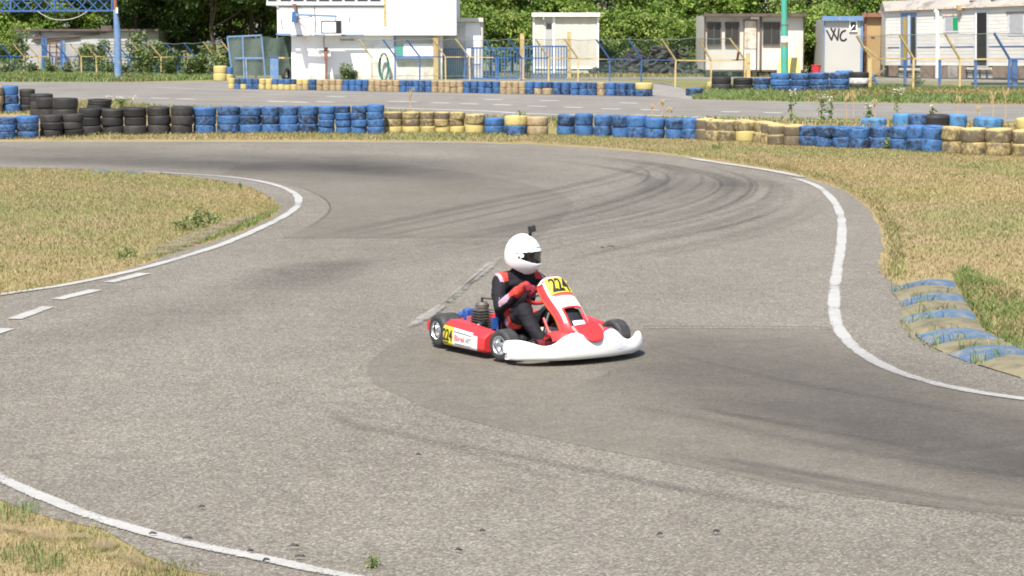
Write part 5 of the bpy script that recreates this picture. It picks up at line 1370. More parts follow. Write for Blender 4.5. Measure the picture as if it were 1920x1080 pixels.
TH = R(58)
KX, KY = -.146, 19.232
kart = thing('racing_kart', (KX, KY, gz(KY) + .018), 'red and white racing kart numbered 224 cornering on the asphalt', 'kart')
kart.rotation_euler = (Matrix.Rotation(math.atan(SL), 3, 'X') @ Matrix.Rotation(-TH, 3, 'Z')).to_euler()
def part(mb, name, mats, parent=kart, smooth=40, label=None):
    o = mb.build(name, mats, parent, smooth, world=False)
    if label: o['label'] = label
    return o
def wheel(x, y, r, w, steer=0.0):
    e = bpy.data.objects.new('wheel', None); e.empty_display_size = .1; col.objects.link(e); e.parent = kart
    e.location = (x, y, r); e.rotation_euler = (0, 0, steer)
    side = -1 if y < 0 else 1
    B = Matrix.Rotation(R(90), 4, 'X')          # lathe axis -> y
    h = w / 2
    t = MB().lathe([(.066, h * .86), (.078, h * .98), (r * .80, h * 1.0), (r * .93, h * .93), (r * .985, h * .78), (r, h * .45), (r, -h * .45), (r * .985, -h * .78), (r * .93, -h * .93), (r * .80, -h * 1.0), (.078, -h * .98), (.066, -h * .86), (.064, 0)], 40, B, close=True)
    part(t, 'tyre', M['slick_rubber'], e, 50)
    q = MB().lathe([(.079, h * 1.02), (.074, h * 1.04), (.068, h * .95), (.064, h * .55), (.050, h * .28), (.030, h * .30), (.026, h * .75), (.012, h * .82), (.0, h * .82)], 32, B if side < 0 else Matrix.Rotation(R(-90), 4, 'X'))
    q.lathe([(.079, -h * 1.02), (.074, -h * 1.04), (.066, -h * .9), (.062, h * .2), (.05, h * .25)], 32, B if side < 0 else Matrix.Rotation(R(-90), 4, 'X'))
    part(q, 'rim', M['alloy'], e, 35)
    n = MB()
    for k in range(3):
        a = k * 2.094; n.tube([Vector((.038 * math.cos(a), side * h * .22, .038 * math.sin(a))), Vector((.038 * math.cos(a), side * h * .45, .038 * math.sin(a)))], .007, 6)
    part(n, 'wheel_nuts', M['steel_dark'], e, 40)['kind'] = 'stuff'
    return e
for y in (-.55, .55): wheel(.11, y, .142, .205)
for y in (-.545, .545): wheel(1.04, y, .129, .130, R(11))
part(MB().tube([(.11, -.53, .14), (.11, .53, .14)], .02, 12), 'rear_axle', M['alloy'])
for s in (-1, 1):
    part(MB().tube([(1.04, s * .36, .11), (1.04, s * .48, .125)], .018, 10).tube([(1.04, s * .40, .06), (1.04, s * .39, .17)], .014, 10), 'stub_axle', M['steel_dark'])
    part(MB().tube([(-.20, s * .30, .075), (.2, s * .30, .06), (.55, s * .28, .05), (.85, s * .26, .05), (1.05, s * .36, .07)], .016, 10), 'frame_rail', M['steel_dark'])
    part(MB().tube([(1.05, s * .33, .06), (1.28, s * .22, .06), (1.36, s * .15, .07)], .014, 8), 'front_rail', M['steel_dark'])
    part(MB().tube([(.93, s * .04, .2), (1.0, s * .30, .12), (1.04, s * .37, .11)], .008, 8), 'track_rod', M['alloy'])
for x in (.10, .82): part(MB().tube([(x, -.30, .06), (x, .30, .06)], .015, 10), 'cross_tube', M['steel_dark'])
part(MB().tube([(.30, -.30, .06), (.32, -.46, .06), (.80, -.46, .06), (.82, -.28, .06)], .012, 8), 'side_rail', M['alloy'])
part(MB().tube([(.30, .30, .06), (.32, .46, .06), (.80, .46, .06), (.82, .28, .06)], .012, 8), 'side_rail', M['alloy'])
part(MB().box((.95, 0, .038), (.66, .50, .008)), 'floor_tray', M['alloy'], smooth=None)
# rear bumper, red plastic
rows = []
for k in range(17):
    y = -.62 + 1.24 * k / 16; xo = -.095 + .05 * (abs(y) / .66) ** 4
    hz = .055 * (1 - .25 * (abs(y) / .66) ** 6)
    rows.append([Vector((xo + .05 * math.cos(a) * (1.0), y, .16 + hz * math.copysign(abs(math.sin(a)) ** .6, math.sin(a)))) for a in [2 * math.pi * j / 14 for j in range(14)]])
bmp = MB().grid(rows, True); bmp.add(rows[0], [tuple(range(14))]); bmp.add(rows[-1], [tuple(reversed(range(14)))])
part(bmp, 'rear_bumper', M['kart_red'])

# nose spoiler (white)
ypts = [-.67, -.64, -.60, -.54, -.48, -.43, -.38, -.33, -.28, -.24, -.20, -.15, -.10, -.05, 0, .05, .10, .15, .20, .25, .30, .35, .40, .45, .50, .55, .60, .64, .67]
def nz_top(y):
    tab = [(-.67, .185), (-.63, .20), (-.57, .195), (-.51, .168), (-.45, .146), (-.39, .152), (-.33, .18), (-.27, .225), (-.21, .25), (-.15, .25), (-.08, .215), (0, .20), (.08, .22), (.14, .25), (.20, .258), (.26, .235), (.32, .175), (.38, .147), (.44, .143), (.50, .155), (.58, .178), (.64, .182), (.67, .165)]
    for (a, p), (b, q) in zip(tab[:-1], tab[1:]):
        if a <= y <= b:
            t = (y - a) / (b - a); t = t * t * (3 - 2 * t); return p + (q - p) * t + .004
    return tab[-1][1]
rows = []
for y in ypts:
    k = abs(y) / .67
    xf = 1.545 - .25 * k ** 2.6; zt = nz_top(y); e = max(0, (k - .93) / .07)
    xf -= .05 * e ** 1.5
    bx = 1.235 - .02 * k + .05 * e
    h_ = zt - .03
    pr = [(bx, .05), (xf - .16, .032), (xf - .06, .030), (xf - .014, .038), (xf, .058), (xf + .003, .03 + h_ * .40), (xf - .004, .03 + h_ * .62), (xf - .016, .03 + h_ * .82),
          (xf - .034, zt - .010), (xf - .056, zt), (xf - .084, zt - .006), (xf - .108, zt - .03), (min(bx + .05, xf - .13), .085)]
    rows.append([Vector((x, y * .96 + .022, z)) for x, z in pr])
ns_ = MB().grid(rows, True); n0 = len(rows[0]); ns_.add(rows[0], [tuple(range(n0))]); ns_.add(rows[-1], [tuple(reversed(range(n0)))])
nose = part(ns_, 'nose_spoiler', M['kart_white'], smooth=50)
sd_ = nose.modifiers.new('s', 'SUBSURF'); sd_.levels = sd_.render_levels = 1
mb = MB()
for dy, dz, L in ((.02, .0, .10), (.05, .012, .06), (.0, -.008, .07)):   # faint blue flash on the nose
    mb.add([Vector((1.5480, .20 + dy, .098 + dz)), Vector((1.5415, .20 + dy + L, .103 + dz)), Vector((1.5415, .20 + dy + L, .107 + dz)), Vector((1.5475, .20 + dy, .103 + dz))], [(0, 1, 2, 3)])
part(mb, 'nose_flash', M['faint_blue'], nose, None)

# front fairing ------------------------------------------------------
FS_ = [(.865, .600, .115), (.895, .640, .145), (.925, .638, .152), (.965, .612, .160), (1.03, .556, .168), (1.10, .502, .168), (1.165, .455, .165), (1.225, .405, .160), (1.275, .355, .160), (1.325, .300, .166), (1.375, .268, .172), (1.415, .255, .165)]
fsp = crom([Vector(a) for a in FS_], 4)
NS = len(fsp) - 1
def fair(t, s, off=0.0):
    """t 0..1 from the top lip to the tip, s -1..1 across"""
    q = max(0, min(NS - 1e-6, t * NS)); i = int(q); f = q - i
    c = fsp[i].lerp(fsp[i + 1], f); d = (fsp[i + 1] - fsp[i]).normalized()
    n = Vector((-d.y, 0, d.x)); n = Vector((-d.y * -1, 0, d.x))
    n = Vector((-d[1], 0, d[0]))
    if n.z < 0 and d[0] > 0: n = -n
    w = c[2]; a = abs(s)
    p = Vector((c[0], w * s * (1 - .06 * a ** 4), c[1])) - n * (.085 * a ** 3.2 + .012 * a * a) * (w / .16)
    return p + n * off + Vector((0, math.copysign(off * a ** 3, s), 0))
SS = [-1, -.95, -.86, -.74, -.62, -.5, -.36, -.2, 0, .2, .36, .5, .62, .74, .86, .95, 1]
rows = [[fair(i / NS, s) for s in SS] for i in range(NS + 1)]
def fmat(i, j):
    t, s = i / NS, abs((SS[j] + SS[j + 1]) / 2)
    if t < .20: return 1 if s < .93 else 0
    if .42 < t < .58 and s < .62: return 1
    if .62 < s < .80 and .23 < t < .77: return 1
    if s >= .93: return 2
    return 0
fr_ = MB().grid(rows, False, mfun=fmat, skip=lambda i, j: .615 < (i + .5) / NS < .86 and abs((SS[j] + SS[j + 1]) / 2) < .5)
fairing = part(fr_, 'front_fairing', [M['kart_red'], M['kart_white'], M['kart_orange']], smooth=50)
so = fairing.modifiers.new('t', 'SOLIDIFY'); so.thickness = .004; so.offset = 1
def conform(name, t0, t1, s0, s1, off, mat, parent=fairing, n=8, m=8, lab=None):
    return part(MB().grid([[fair(t0 + (t1 - t0) * i / n, s0 + (s1 - s0) * j / m, off) for j in range(m + 1)] for i in range(n + 1)]), name, mat, parent, 60, lab)
conform('number_plate', .215, .415, -.66, .72, .004, M['kart_yellow'], lab='yellow number plate')
conform('hollow_shade', .58, .90, -.56, .56, -.045, M['kart_black'])  # black sheet stands in for the shaded hollow behind the opening
conform('window_sticker', .775, .85, -.34, .34, -.008, M['sticker_white'])
conform('white_sticker', .465, .555, -.44, .44, .004, M['sticker_white'])
conform('red_stripe', .435, .450, -.55, .6, .005, M['lettering_red'])
conform('red_stripe', .158, .175, -.6, .6, .004, M['lettering_red'])
def text_mesh(body, bold=0.0):
    cu = bpy.data.curves.new('txt', 'FONT'); cu.body = body; cu.size = 1.0; cu.offset = bold; cu.align_x = 'CENTER'; cu.align_y = 'CENTER'
    ob = bpy.data.objects.new('txt', cu); col.objects.link(ob)
    dg = bpy.context.evaluated_depsgraph_get(); me = bpy.data.meshes.new_from_object(ob.evaluated_get(dg))
    bpy.data.objects.remove(ob); 
    return me
def text_on(body, fn, name, mat, parent, bold=.03, nrm=1):
    me = text_mesh(body, bold)
    xs_ = [v.co.x for v in me.vertices]; ys_ = [v.co.y for v in me.vertices]
    x0, x1, y0, y1 = min(xs_), max(xs_), min(ys_), max(ys_)
    for v in me.vertices: v.co = fn((v.co.x - x0) / (x1 - x0), (v.co.y - y0) / (y1 - y0))
    me.materials.clear(); me.materials.append(mat); me.update()
    o = bpy.data.objects.new(name, me); col.objects.link(o); o.parent = parent
    return o
text_on('224', lambda u, v: fair(.402 - .170 * v, -.50 + 1.04 * u, .008), 'number', M['kart_black'], fairing, .035)
rows = []
for i in range(13):
    y = -.145 + .29 * i / 12; q = abs(y) / .145
    zb_ = .178 + .085 * q ** 2.4; ztp = .298 - .012 * q ** 2
    row = []
    for k in range(8):
        v = k / 7; z = zb_ + (ztp - zb_) * v
        row.append(Vector((1.568 - .160 * max(0, (z - .165) / .12) ** 1.2 - .8 * y * y, y + .01, z)))
    rows.append(row)
cone = part(MB().grid(rows, mfun=lambda i, j: 1 if i in (0, 11) else 0), 'nose_cone', [M['kart_red'], M['pale_red']], smooth=60)
so = cone.modifiers.new('t', 'SOLIDIFY'); so.thickness = .012; so.offset = 0
# red lower flanks beside the fairing
for s in (-1, 1):
    rows = []
    for k in range(7):
        t = k / 6; x = 1.40 - .16 * t; y = s * (.13 + (.23 if s > 0 else .12) * t); z = .225 + .02 * math.sin(t * 3) - .02 * t
        rows.append([Vector((x + .06, y, z - .045)), Vector((x + .03, y, z)), Vector((x - .03, y, z + .012)), Vector((x - .07, y, z - .02)), Vector((x - .08, y, z - .05))])
    part(MB().grid(rows), 'fairing_flank', M['kart_red'], smooth=60)

# side pods ------------------------------------------------------------
def pod(s):
    xs3 = [.255, .275, .33, .42, .51, .60, .69, .765, .835, .855]
    rows = []
    for i, x in enumerate(xs3):
        t = (x - .215) / .64; e = 1 if 0 < i < len(xs3) - 1 else .86
        yo = .690 - .05 * t; yi = .47; zt = .258 - .045 * t; zb = .036
        zm = zb + (zt - zb) * .80; cz = (zt + zb) / 2
        pr = [(yi, zb + .01), (yo - .05, zb), (yo - .012, zb + .012), (yo, zb + .03), (yo - .006, zm - .015), (yo - .02, zm), (yo - .075, zt), (yi + .03, zt - .004), (yi, zt - .03)]
        rows.append([Vector((x, s * (yi + .1 + (y - yi - .1) * e), cz + (z - cz) * e)) for y, z in pr])
    def mf(i, j):
        if j in (2, 3) and 1 <= i <= 6: return 2 if i <= 2 else 1
        if j == 1 and 1 <= i <= 6: return 2 if i <= 2 else 0
        if j == 4 and 1 <= i <= 5: return 1 if i > 2 else 2
        return 0
    mb = MB().grid(rows, True, mfun=mf); k = len(rows[0])
    mb.add(rows[0], [tuple(range(k))]); mb.add(rows[-1], [tuple(reversed(range(k)))])
    o = part(mb, 'side_pod', [M['kart_red'], M['kart_white'], M['kart_yellow']], smooth=35)
    bv = o.modifiers.new('b', 'BEVEL'); bv.width = .006; bv.segments = 2; bv.limit_method = 'ANGLE'; bv.angle_limit = R(30)
    def face(u, v, off=.003):
        x = u; t = (x - .215) / .64; yo = .690 - .05 * t; zt = .258 - .045 * t; zb = .036; zm = zb + (zt - zb) * .80
        return Vector((x, s * (yo - .006 * v + off), zb + .03 + (zm - .015 - zb - .03) * v))
    if s < 0:
        text_on('224', lambda u, v: face(.280 + .130 * u, .18 + .78 * v, .004), 'number', M['kart_black'], o, .02)
        text_on('Birel', lambda u, v: face(.445 + .14 * u, .28 + .42 * v, .004), 'lettering', M['lettering_red'], o, .02)
        text_on('ART', lambda u, v: face(.60 + .08 * u, .28 + .42 * v, .004), 'lettering', M['lettering_grey'], o, .02)
        for v0, x0, x1 in ((.90, .435, .69), (.06, .45, .69)):
            part(MB().add([face(x0, v0, .004), face(x1, v0 - .02, .004), face(x1, v0 + .02, .004), face(x0, v0 + .05, .004)], [(0, 1, 2, 3)]), 'pin_stripe', M['kart_black'], o, None)
        part(MB().add([face(.285, .02, .005), face(.36, .02, .005), face(.36, .10, .005), face(.285, .10, .005)], [(0, 1, 2, 3)]), 'plate_strip', M['kart_black'], o, None)
    return o
pod(-1); pod(1)

# seat, engine, tank, steering -------------------------------------------
rows = []
for k, (x, z, w, dpt) in enumerate([(.72, .10, .17, .05), (.62, .055, .18, .07), (.48, .04, .185, .09), (.34, .05, .19, .11), (.25, .12, .19, .12), (.205, .22, .185, .12), (.175, .33, .175, .10), (.155, .42, .15, .07), (.145, .46, .11, .03)]):
    rows.append([Vector((x + dpt * abs(s) ** 3 * (1 if k > 3 else .1), w * s, z + (dpt * abs(s) ** 3 if k <= 4 else 0))) for s in (-1, -.9, -.7, -.4, 0, .4, .7, .9, 1)])
st_ = part(MB().grid(rows), 'seat', M['kart_black'], smooth=60); so = st_.modifiers.new('t', 'SOLIDIFY'); so.thickness = .008
en = bpy.data.objects.new('engine', None); en.empty_display_size = .1; col.objects.link(en); en.parent = kart; en.location = (.28, -.29, .045); en.scale = (.98, .98, .95)
eb = MB().box((0, 0, .06), (.20, .16, .12)); eb.tube([(-.0, -.09, .06), (0, .09, .06)], .07, 16); eb.box((.08, 0, .05), (.1, .1, .07))
o = part(eb, 'crankcase', M['cast_metal'], en, 35); bv = o.modifiers.new('b', 'BEVEL'); bv.width = .01; bv.segments = 2
part(MB().tube([(0, 0, .1), (-.015, 0, .29)], .055, 20), 'cylinder', M['cast_metal'], en)
for k in range(7):
    f = MB().box((0, 0, 0), (.155, .15, .007)); o = part(f, 'cooling_fin', M['cast_metal'], en, None); o.location = (-.004 - .0016 * k * 2, 0, .135 + .024 * k)
part(MB().lathe([(0, .05), (.04, .05), (.06, .03), (.06, 0), (0, 0)], 16, Matrix.Translation((-.018, 0, .30))), 'cylinder_head', M['cast_metal'], en)
part(MB().tube([(-.018, 0, .34), (-.02, 0, .39)], .012, 8).tube([(-.02, 0, .385), (.06, .06, .38), (.1, .1, .3)], .008, 8), 'spark_plug', M['kart_black'], en)
part(MB().tube([(-.11, -.02, .15), (-.07, -.01, .15)], .03, 12), 'carburettor', M['alloy'], en)
ab = MB().box((-.165, -.03, .185), (.075, .13, .18)); ab.tube([(-.23, -.06, .20), (-.29, -.06, .21)], .026, 12)
o = part(ab, 'air_box', M['kart_blue'], en, 35, 'blue intake air box'); bv = o.modifiers.new('b', 'BEVEL'); bv.width = .018; bv.segments = 3
part(MB().box((-.228, -.10, .175), (.004, .04, .03)).box((-.176, -.108, .18), (.05, .004, .03)), 'decal', M['kart_orange'], en, None)
part(MB().box((-.10, -.05, .145), (.035, .09, .14)), 'red_cover', M['lettering_red'], en, None)
part(MB().box((.115, .05, .17), (.03, .06, .10)), 'radiator', M['kart_blue'], en, None)
part(MB().tube(crom([(.06, -.02, .18), (.12, -.10, .17), (.06, -.17, .10), (-.10, -.15, .07), (-.25, -.05, .08), (-.34, .15, .09)], 5), [.022] * 6 + [.03] * 8 + [.045] * 8 + [.03] * 4, 12), 'exhaust', M['steel_dark'], en)
part(MB().tube([(-.36, -.02, .13), (-.34, -.02, .13), (-.15, -.10, .12), (-.13, -.105, .12)], [.03, .062, .062, .03], 18), 'silencer', M['kart_black'], en)
part(MB().tube([(.10, .06, .02), (.14, -.10, .02)], .03, 14), 'clutch_cover', M['cast_metal'], en)
tk = MB().box((.84, 0, .12), (.22, .20, .16)); o = part(tk, 'fuel_tank', M['tank'], smooth=35); bv = o.modifiers.new('b', 'BEVEL'); bv.width = .03; bv.segments = 3
SC = Vector((.80, 0, .495)); ax = Vector((.66, 0, -.75)).normalized(); eu = Vector((.75, 0, .66)); ey = Vector((0, 1, 0)); SR = .155
STEER = R(18)
def rim(a): return SC + ey * (SR * math.cos(a)) + eu * (SR * math.sin(a))
sw = MB().tube([rim(a) for a in [2 * math.pi * k / 40 for k in range(41)]], .0145, 10, cap=False, )
sw_o = part(sw, 'steering_wheel', M['kart_black'])
part(MB().tube([rim(a) + Vector((0, 0, 0)) for a in [R(200 + 7 * k) for k in range(21)]], .0165, 10), 'grip', M['kart_red'], sw_o)
for a in (R(200), R(340), R(90)): part(MB().beam(SC + ax * .02, rim(a), .03, .008), 'spoke', M['steel_dark'], sw_o, None)
part(MB().lathe([(0, .02), (.035, .02), (.04, 0), (0, 0)], 16, Matrix.Translation(SC)), 'hub', M['kart_red'], sw_o)
part(MB().tube([SC + ax * .01, Vector((1.10, 0, .10))], .011, 10), 'steering_column', M['alloy'])
part(MB().tube([(.92, -.14, .05), (.98, -.08, .35), (.98, .08, .35), (.92, .14, .05)], .010, 8), 'column_support', M['alloy'])
for s in (-1, 1): part(MB().tube([(1.16, s * .17, .05), (1.20, s * .17, .17)], .009, 8).box((1.205, s * .17, .18), (.015, .07, .04)), 'pedal', M['alloy'])
for p0, p1, c in (((.93, -.1, .30), (1.10, -.12, .12), 'kart_red'), ((.9, .02, .30), (1.0, .06, .14), 'kart_black')): part(MB().tube([p0, p1], .012, 8), 'hose', M[c])

# ================================================================== DRIVER
def fabric(name, c, sc=90, var=.25):
    m = Mat(name, .8, 0, .2); w = m.coord('Object'); f = m.noise(w, sc, 2); g = m.noise(w, 14, 4)
    m.color(m.mix(m.mask(g, .3, .75), c, tuple(x * (1 - var) for x in c[:3]) + (1,))); m.bump(m.math('ADD', m.math('MULTIPLY', g, 2.0), m.math('MULTIPLY', f, .2)), .008, .45)
    M[name] = m.m
fabric('suit_black', (.016, .015, .019, 1)); fabric('suit_red', (.56, .06, .045, 1)); fabric('suit_pale', (.42, .30, .38, 1)); fabric('glove_red', (.26, .03, .05, 1)); fabric('collar_black', (.010, .010, .012, 1)); fabric('boot_red', (.22, .03, .04, 1))
plain('skin', (.42, .23, .17, 1), .55)
gloss('helmet_white', (.82, .82, .82, 1), .22, .01, coat=.5)
m_ = Mat('visor', .08, 0, .5); m_.color((.012, .012, .014, 1)); m_.b.inputs['Alpha'].default_value = .62; M['visor'] = m_.m

driver = thing('person', (0, 0, 0), 'person in white helmet and black and red suit driving the kart', 'person')
driver.location = kart.location; driver.rotation_euler = kart.rotation_euler
def remesh(mb, voxel, iters, name, fold=0.0):
    o = mb.build('tmp', [], None, None, world=False)
    r = o.modifiers.new('r', 'REMESH'); r.mode = 'VOXEL'; r.voxel_size = voxel
    s = o.modifiers.new('s', 'SMOOTH'); s.factor = .5; s.iterations = iters
    me = bpy.data.meshes.new_from_object(o.evaluated_get(bpy.context.evaluated_depsgraph_get()))
    bpy.data.objects.remove(o); me.name = name
    if fold:
        me.update(); nr = [v.normal.copy() for v in me.vertices]
        for v, n in zip(me.vertices, nr):
            c = v.co; d = noise.noise(Vector((c.x * 9, c.y * 9, c.z * 16))) + .6 * noise.noise(Vector((c.x * 22 + 4, c.y * 22, c.z * 34)))
            v.co = c + n * d * fold
    me.shade_smooth()
    return me
HD = Vector((.445, 0, .768))
bm_ = MB()
bm_.ball((.36, 0, .16), (.15, .17, .12), 20, 12); bm_.ball((.335, 0, .28), (.125, .16, .14), 20, 12); bm_.ball((.345, 0, .42), (.125, .185, .15), 20, 12); bm_.ball((.36, 0, .53), (.11, .19, .10), 20, 12)
bm_.tube([(.365, -.17, .560), (.375, 0, .585), (.365, .17, .560)], .073, 14, round_=True)
bm_.tube([(.375, 0, .56), (.41, 0, .67)], [.085, .072], 14, round_=True)
def gripP(a, out=0.0): return rim(a) + (rim(a) - SC).normalized() * out
GA = {-1: R(180) - STEER, 1: R(0) - STEER}      # grip angles: steering to the left
elb = {-1: Vector((.53, -.275, .355)), 1: Vector((.52, .29, .36))}
wrist = {s: gripP(GA[s], .055) - ax * .045 for s in (-1, 1)}
for s in (-1, 1):
    sh_ = Vector((.38, s * .182, .552))
    bm_.tube([sh_, sh_.lerp(elb[s], .5) + Vector((0, s * .012, 0)), elb[s]], [.074, .064, .054], 14, round_=True)
    bm_.tube([elb[s], elb[s].lerp(wrist[s], .45), wrist[s]], [.055, .052, .036], 14, round_=True)
    hip, kn, an = Vector((.42, s * .10, .15)), Vector((.80, s * .205, .355)), Vector((1.05, s * .19, .115))
    bm_.tube([hip, hip.lerp(kn, .5) + Vector((0, 0, .01)), kn], [.095, .085, .068], 16, round_=True)
    bm_.tube([kn, kn.lerp(an, .35) + Vector((-.012, 0, -.012)), an], [.068, .062, .045], 14, round_=True)
bm_.ball(HD, (.095, .078, .115), 18, 12)
bm_.ball(HD + Vector((.0, 0, -.06)), (.08, .065, .08), 14, 10)
body = remesh(bm_, .010, 3, 'racing_suit', .009)
YAW = R(36)
fwd = Vector((math.cos(YAW), math.sin(YAW), 0)); lft = Vector((-math.sin(YAW), math.cos(YAW), 0))
for mt in ('suit_black', 'suit_red', 'suit_pale', 'collar_black', 'skin'): body.materials.append(M[mt])
def seg(p, a, b):
    ab = b - a; t = max(0, min(1, (p - a).dot(ab) / ab.dot(ab))); return t, (p - a - ab * t).length
for f in body.polygons:
    p = Vector(f.center); mi = 0
    if p.z > .632: mi = 3
    d = p - HD
    if p.z > .67 and d.dot(fwd) > .045 and abs(d.z + .01) < .06 and abs(d.dot(lft)) < .055: mi = 4
    for s in (-1, 1):
        sh_ = Vector((.38, s * .182, .552))
        if mi == 0 and p.z > .562 and s * p.y > .13 and s * p.y < .225 and p.x > .345: mi = 1 if s * p.y < .195 else 2
        t, dd = seg(p, elb[s], wrist[s])
        if dd < .075 and s * p.y > .1:
            if t > .62: mi = 1
            elif t > .12 and (p - elb[s].lerp(wrist[s], t)).dot(Vector((-.3, s * .8, .1))) > .03: mi = 2 if t < .5 else 1
        hip, kn, an = Vector((.42, s * .10, .15)), Vector((.80, s * .205, .355)), Vector((1.05, s * .19, .115))
        t, dd = seg(p, hip, kn)
        if dd < .11 and .42 < t < .62 and s * (p - hip.lerp(kn, t)).y > -.01 and p.z > .18: mi = 1
        if dd < .11 and .30 < t <= .42 and s * (p - hip.lerp(kn, t)).y > .055 and p.z > .14: mi = 2
        if mi == 0 and .16 < p.z < .45 and abs(p.x - .40) < .022 and s * p.y > .11 and p.x < .5: mi = 1
    f.material_index = mi
o = bpy.data.objects.new('racing_suit', body); col.objects.link(o); o.parent = driver
# gloves with fingers closed round the rim
for s in (-1, 1):
    a0 = GA[s]; g = MB(); c0 = rim(a0); er = (c0 - SC).normalized(); tan = ax.cross(er).normalized()
    palm = c0 + er * .040 - ax * .018
    g.tube([wrist[s], wrist[s].lerp(palm, .6), palm], [.036, .034, .030], 12, round_=True)
    g.ball(palm + er * .0, (.030, .034, .036), 12, 8)
    for k, (o_, ln) in enumerate(((-.033, 250), (-.011, 265), (.011, 258), (.032, 235))):
        b = rim(a0 + o_ / SR); e = (b - SC).normalized(); pts = []
        for j in range(8):
            q = R(-20 + ln * j / 7); pts.append(b + (e * math.cos(q) + ax * math.sin(q)) * (.030 - .003 * (j / 7)))
        g.tube([palm + (b - c0) * .8 + e * .0] + pts, [.0125] * 2 + [.0115] * 4 + [.0105, .0098, .0088], 9, round_=True)
    b = rim(a0 + .045 / SR * (1 if tan.z * s > 0 else -1))
    g.tube([palm - ax * .018, palm.lerp(b, .5) - ax * .030, b - ax * .026, b - er * .018 - ax * .022], [.0155, .0145, .0125, .011], 9, round_=True)
    me = remesh(g, .0045, 3, 'glove'); me.materials.append(M['glove_red'])
    o = bpy.data.objects.new('glove', me); col.objects.link(o); o.parent = driver
for s in (-1, 1):
    an = Vector((1.05, s * .19, .115)); b = MB()
    b.tube([an + Vector((-.02, 0, .045)), an], [.050, .046], 12, round_=True); b.tube([an + Vector((-.03, 0, -.035)), an + Vector((.05, 0, .0)), an + Vector((.14, -s * .01, .055)), an + Vector((.175, -s * .012, .085))], [.038, .045, .042, .032], 12, round_=True)
    me = remesh(b, .008, 3, 'boot'); me.materials.append(M['boot_red']); me.materials.append(M['suit_black'])
    for f in me.polygons: f.material_index = 1 if Vector(f.center).z > an.z + .035 else 0
    o = bpy.data.objects.new('boot', me); col.objects.link(o); o.parent = driver
# helmet
HM = Matrix.Translation(HD + Vector((0, 0, .008))) @ Matrix.Rotation(YAW, 4, 'Z') @ Matrix.Rotation(R(4), 4, 'Y') @ Matrix.Diagonal((.97, 1.0, 1.09, 1))
def helm(az, el, k=1.0):
    ca, ce, se = math.cos(az), math.cos(el), math.sin(el)
    a_, b_, c_ = .163, .132, (.168 if el > 0 else .158)
    x, y, z = a_ * ce * ca, b_ * ce * math.sin(az), c_ * se
    front = max(0, ca) ** 1.5
    if el < 0:
        low = min(1, -el / R(50))
        x += front * .032 * math.sin(min(1, -el / R(40)) * math.pi / 2) * ce            # chin bar
        x += -.010 * low * (1 - front)
        y *= 1 - .10 * low
    else:
        x += front * .010 * math.sin(min(1, el / R(35)) * math.pi)
    # brow line above the opening, rear spoiler lip
    z0 = -.062 - .098 * ((1 + ca) / 2) ** .9 if el < 0 else z
    if z < z0: z = z0
    return Vector((x * k, y * k, z))
NA, NE = 160, 104
def ape(az, el):
    """inside the eye opening?"""
    az = (az + math.pi) % (2 * math.pi) - math.pi
    u = abs(az) / R(76); 
    if u >= 1: return False
    top, bot = R(15.5) - R(5) * u ** 3, R(-19) + R(12) * u ** 2.2
    return bot < el < top
els = [R(-78 + 168 * i / NE) for i in range(NE + 1)]; azs = [2 * math.pi * j / NA for j in range(NA)]
hs = MB().grid([[HM @ helm(a, e) for a in azs] for e in els], True, skip=lambda i, j: els[i] < R(-66) or ape(azs[j] + math.pi / NA, (els[i] + els[i + 1]) / 2))
helmet = part(hs, 'helmet', M['helmet_white'], driver, 50, 'white full face helmet')
so = helmet.modifiers.new('t', 'SOLIDIFY'); so.thickness = .012; so.offset = -1
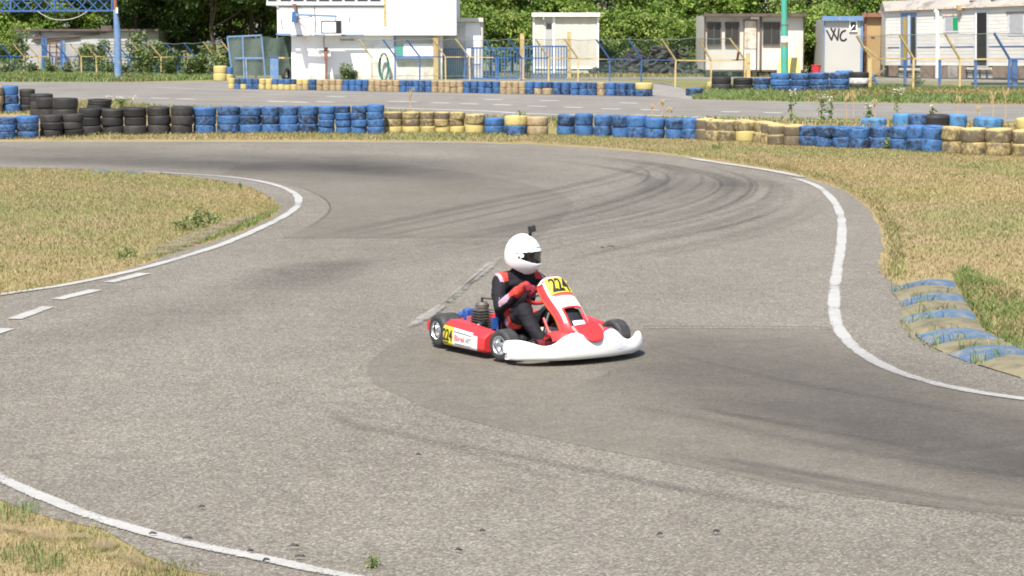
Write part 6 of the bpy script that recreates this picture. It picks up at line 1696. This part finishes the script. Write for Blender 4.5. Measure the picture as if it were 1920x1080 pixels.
vs = MB().grid([[HM @ helm(R(-80 + 160 * j / 24), R(-21 + 39 * i / 8), .972) for j in range(25)] for i in range(9)])
part(vs, 'visor', M['visor'], helmet, 60, 'smoked visor')
for az in (-74, 74):
    part(MB().tube([HM @ helm(R(az), R(4), .99), HM @ helm(R(az), R(4), 1.035)], .017, 14), 'visor_pivot', M['helmet_white'], helmet)
    part(MB().tube([HM @ helm(R(az * 1.12), R(-1), .995), HM @ helm(R(az * 1.12), R(-1), 1.02)], .010, 10), 'pivot_screw', M['kart_black'], helmet)
    part(MB().tube([HM @ helm(R(az * 1.22), R(9), .995), HM @ helm(R(az * 1.22), R(9), 1.012)], .008, 8), 'pivot_screw', M['kart_black'], helmet)
lining = MB().grid([[HM @ helm(a, e, .91) for a in azs[::4]] for e in els[::4]], True, skip=lambda i, j: ape(azs[::4][j] + math.pi / NA * 4, (els[::4][i] + els[::4][min(i + 1, NE // 4)]) / 2))
part(lining, 'lining', M['collar_black'], helmet, 60)
for az0, az1, e in ((-18, 18, -40), (-26, 26, 27)):
    part(MB().tube([HM @ helm(R(az0 + (az1 - az0) * k / 8), R(e), 1.001) for k in range(9)], .0035, 6), 'vent_slot', M['steel_dark'], helmet)
# face: nose and eyes inside the opening
def hp(x, y, z): return HM @ Vector((x, y, z))
part(MB().tube([hp(.088, 0, .01), hp(.108, 0, -.03), hp(.10, 0, -.042)], [.009, .013, .010], 10, round_=True), 'nose', M['skin'], helmet)
for y in (-.032, .032): part(MB().ball(hp(.086, y, .008), .012, 12, 8), 'eye', M['collar_black'], helmet)
# action camera on top
cm_ = MB().tube([HM @ helm(0, R(70), 1.0), hp(.056, 0, .175), hp(.064, 0, .195)], [.018, .013, .012], 10)
part(cm_, 'camera_mount', M['kart_black'], helmet)
cc_ = MB().box((0, 0, 0), (.048, .072, .054)); cc_.tube([(.015, .012, .006), (.026, .012, .006)], .013, 14)
o = part(cc_, 'action_camera', M['kart_black'], helmet, 35); o.location = hp(.070, 0, .212); o.rotation_euler = (0, R(-12), YAW)
bv = o.modifiers.new('b', 'BEVEL'); bv.width = .006; bv.segments = 2
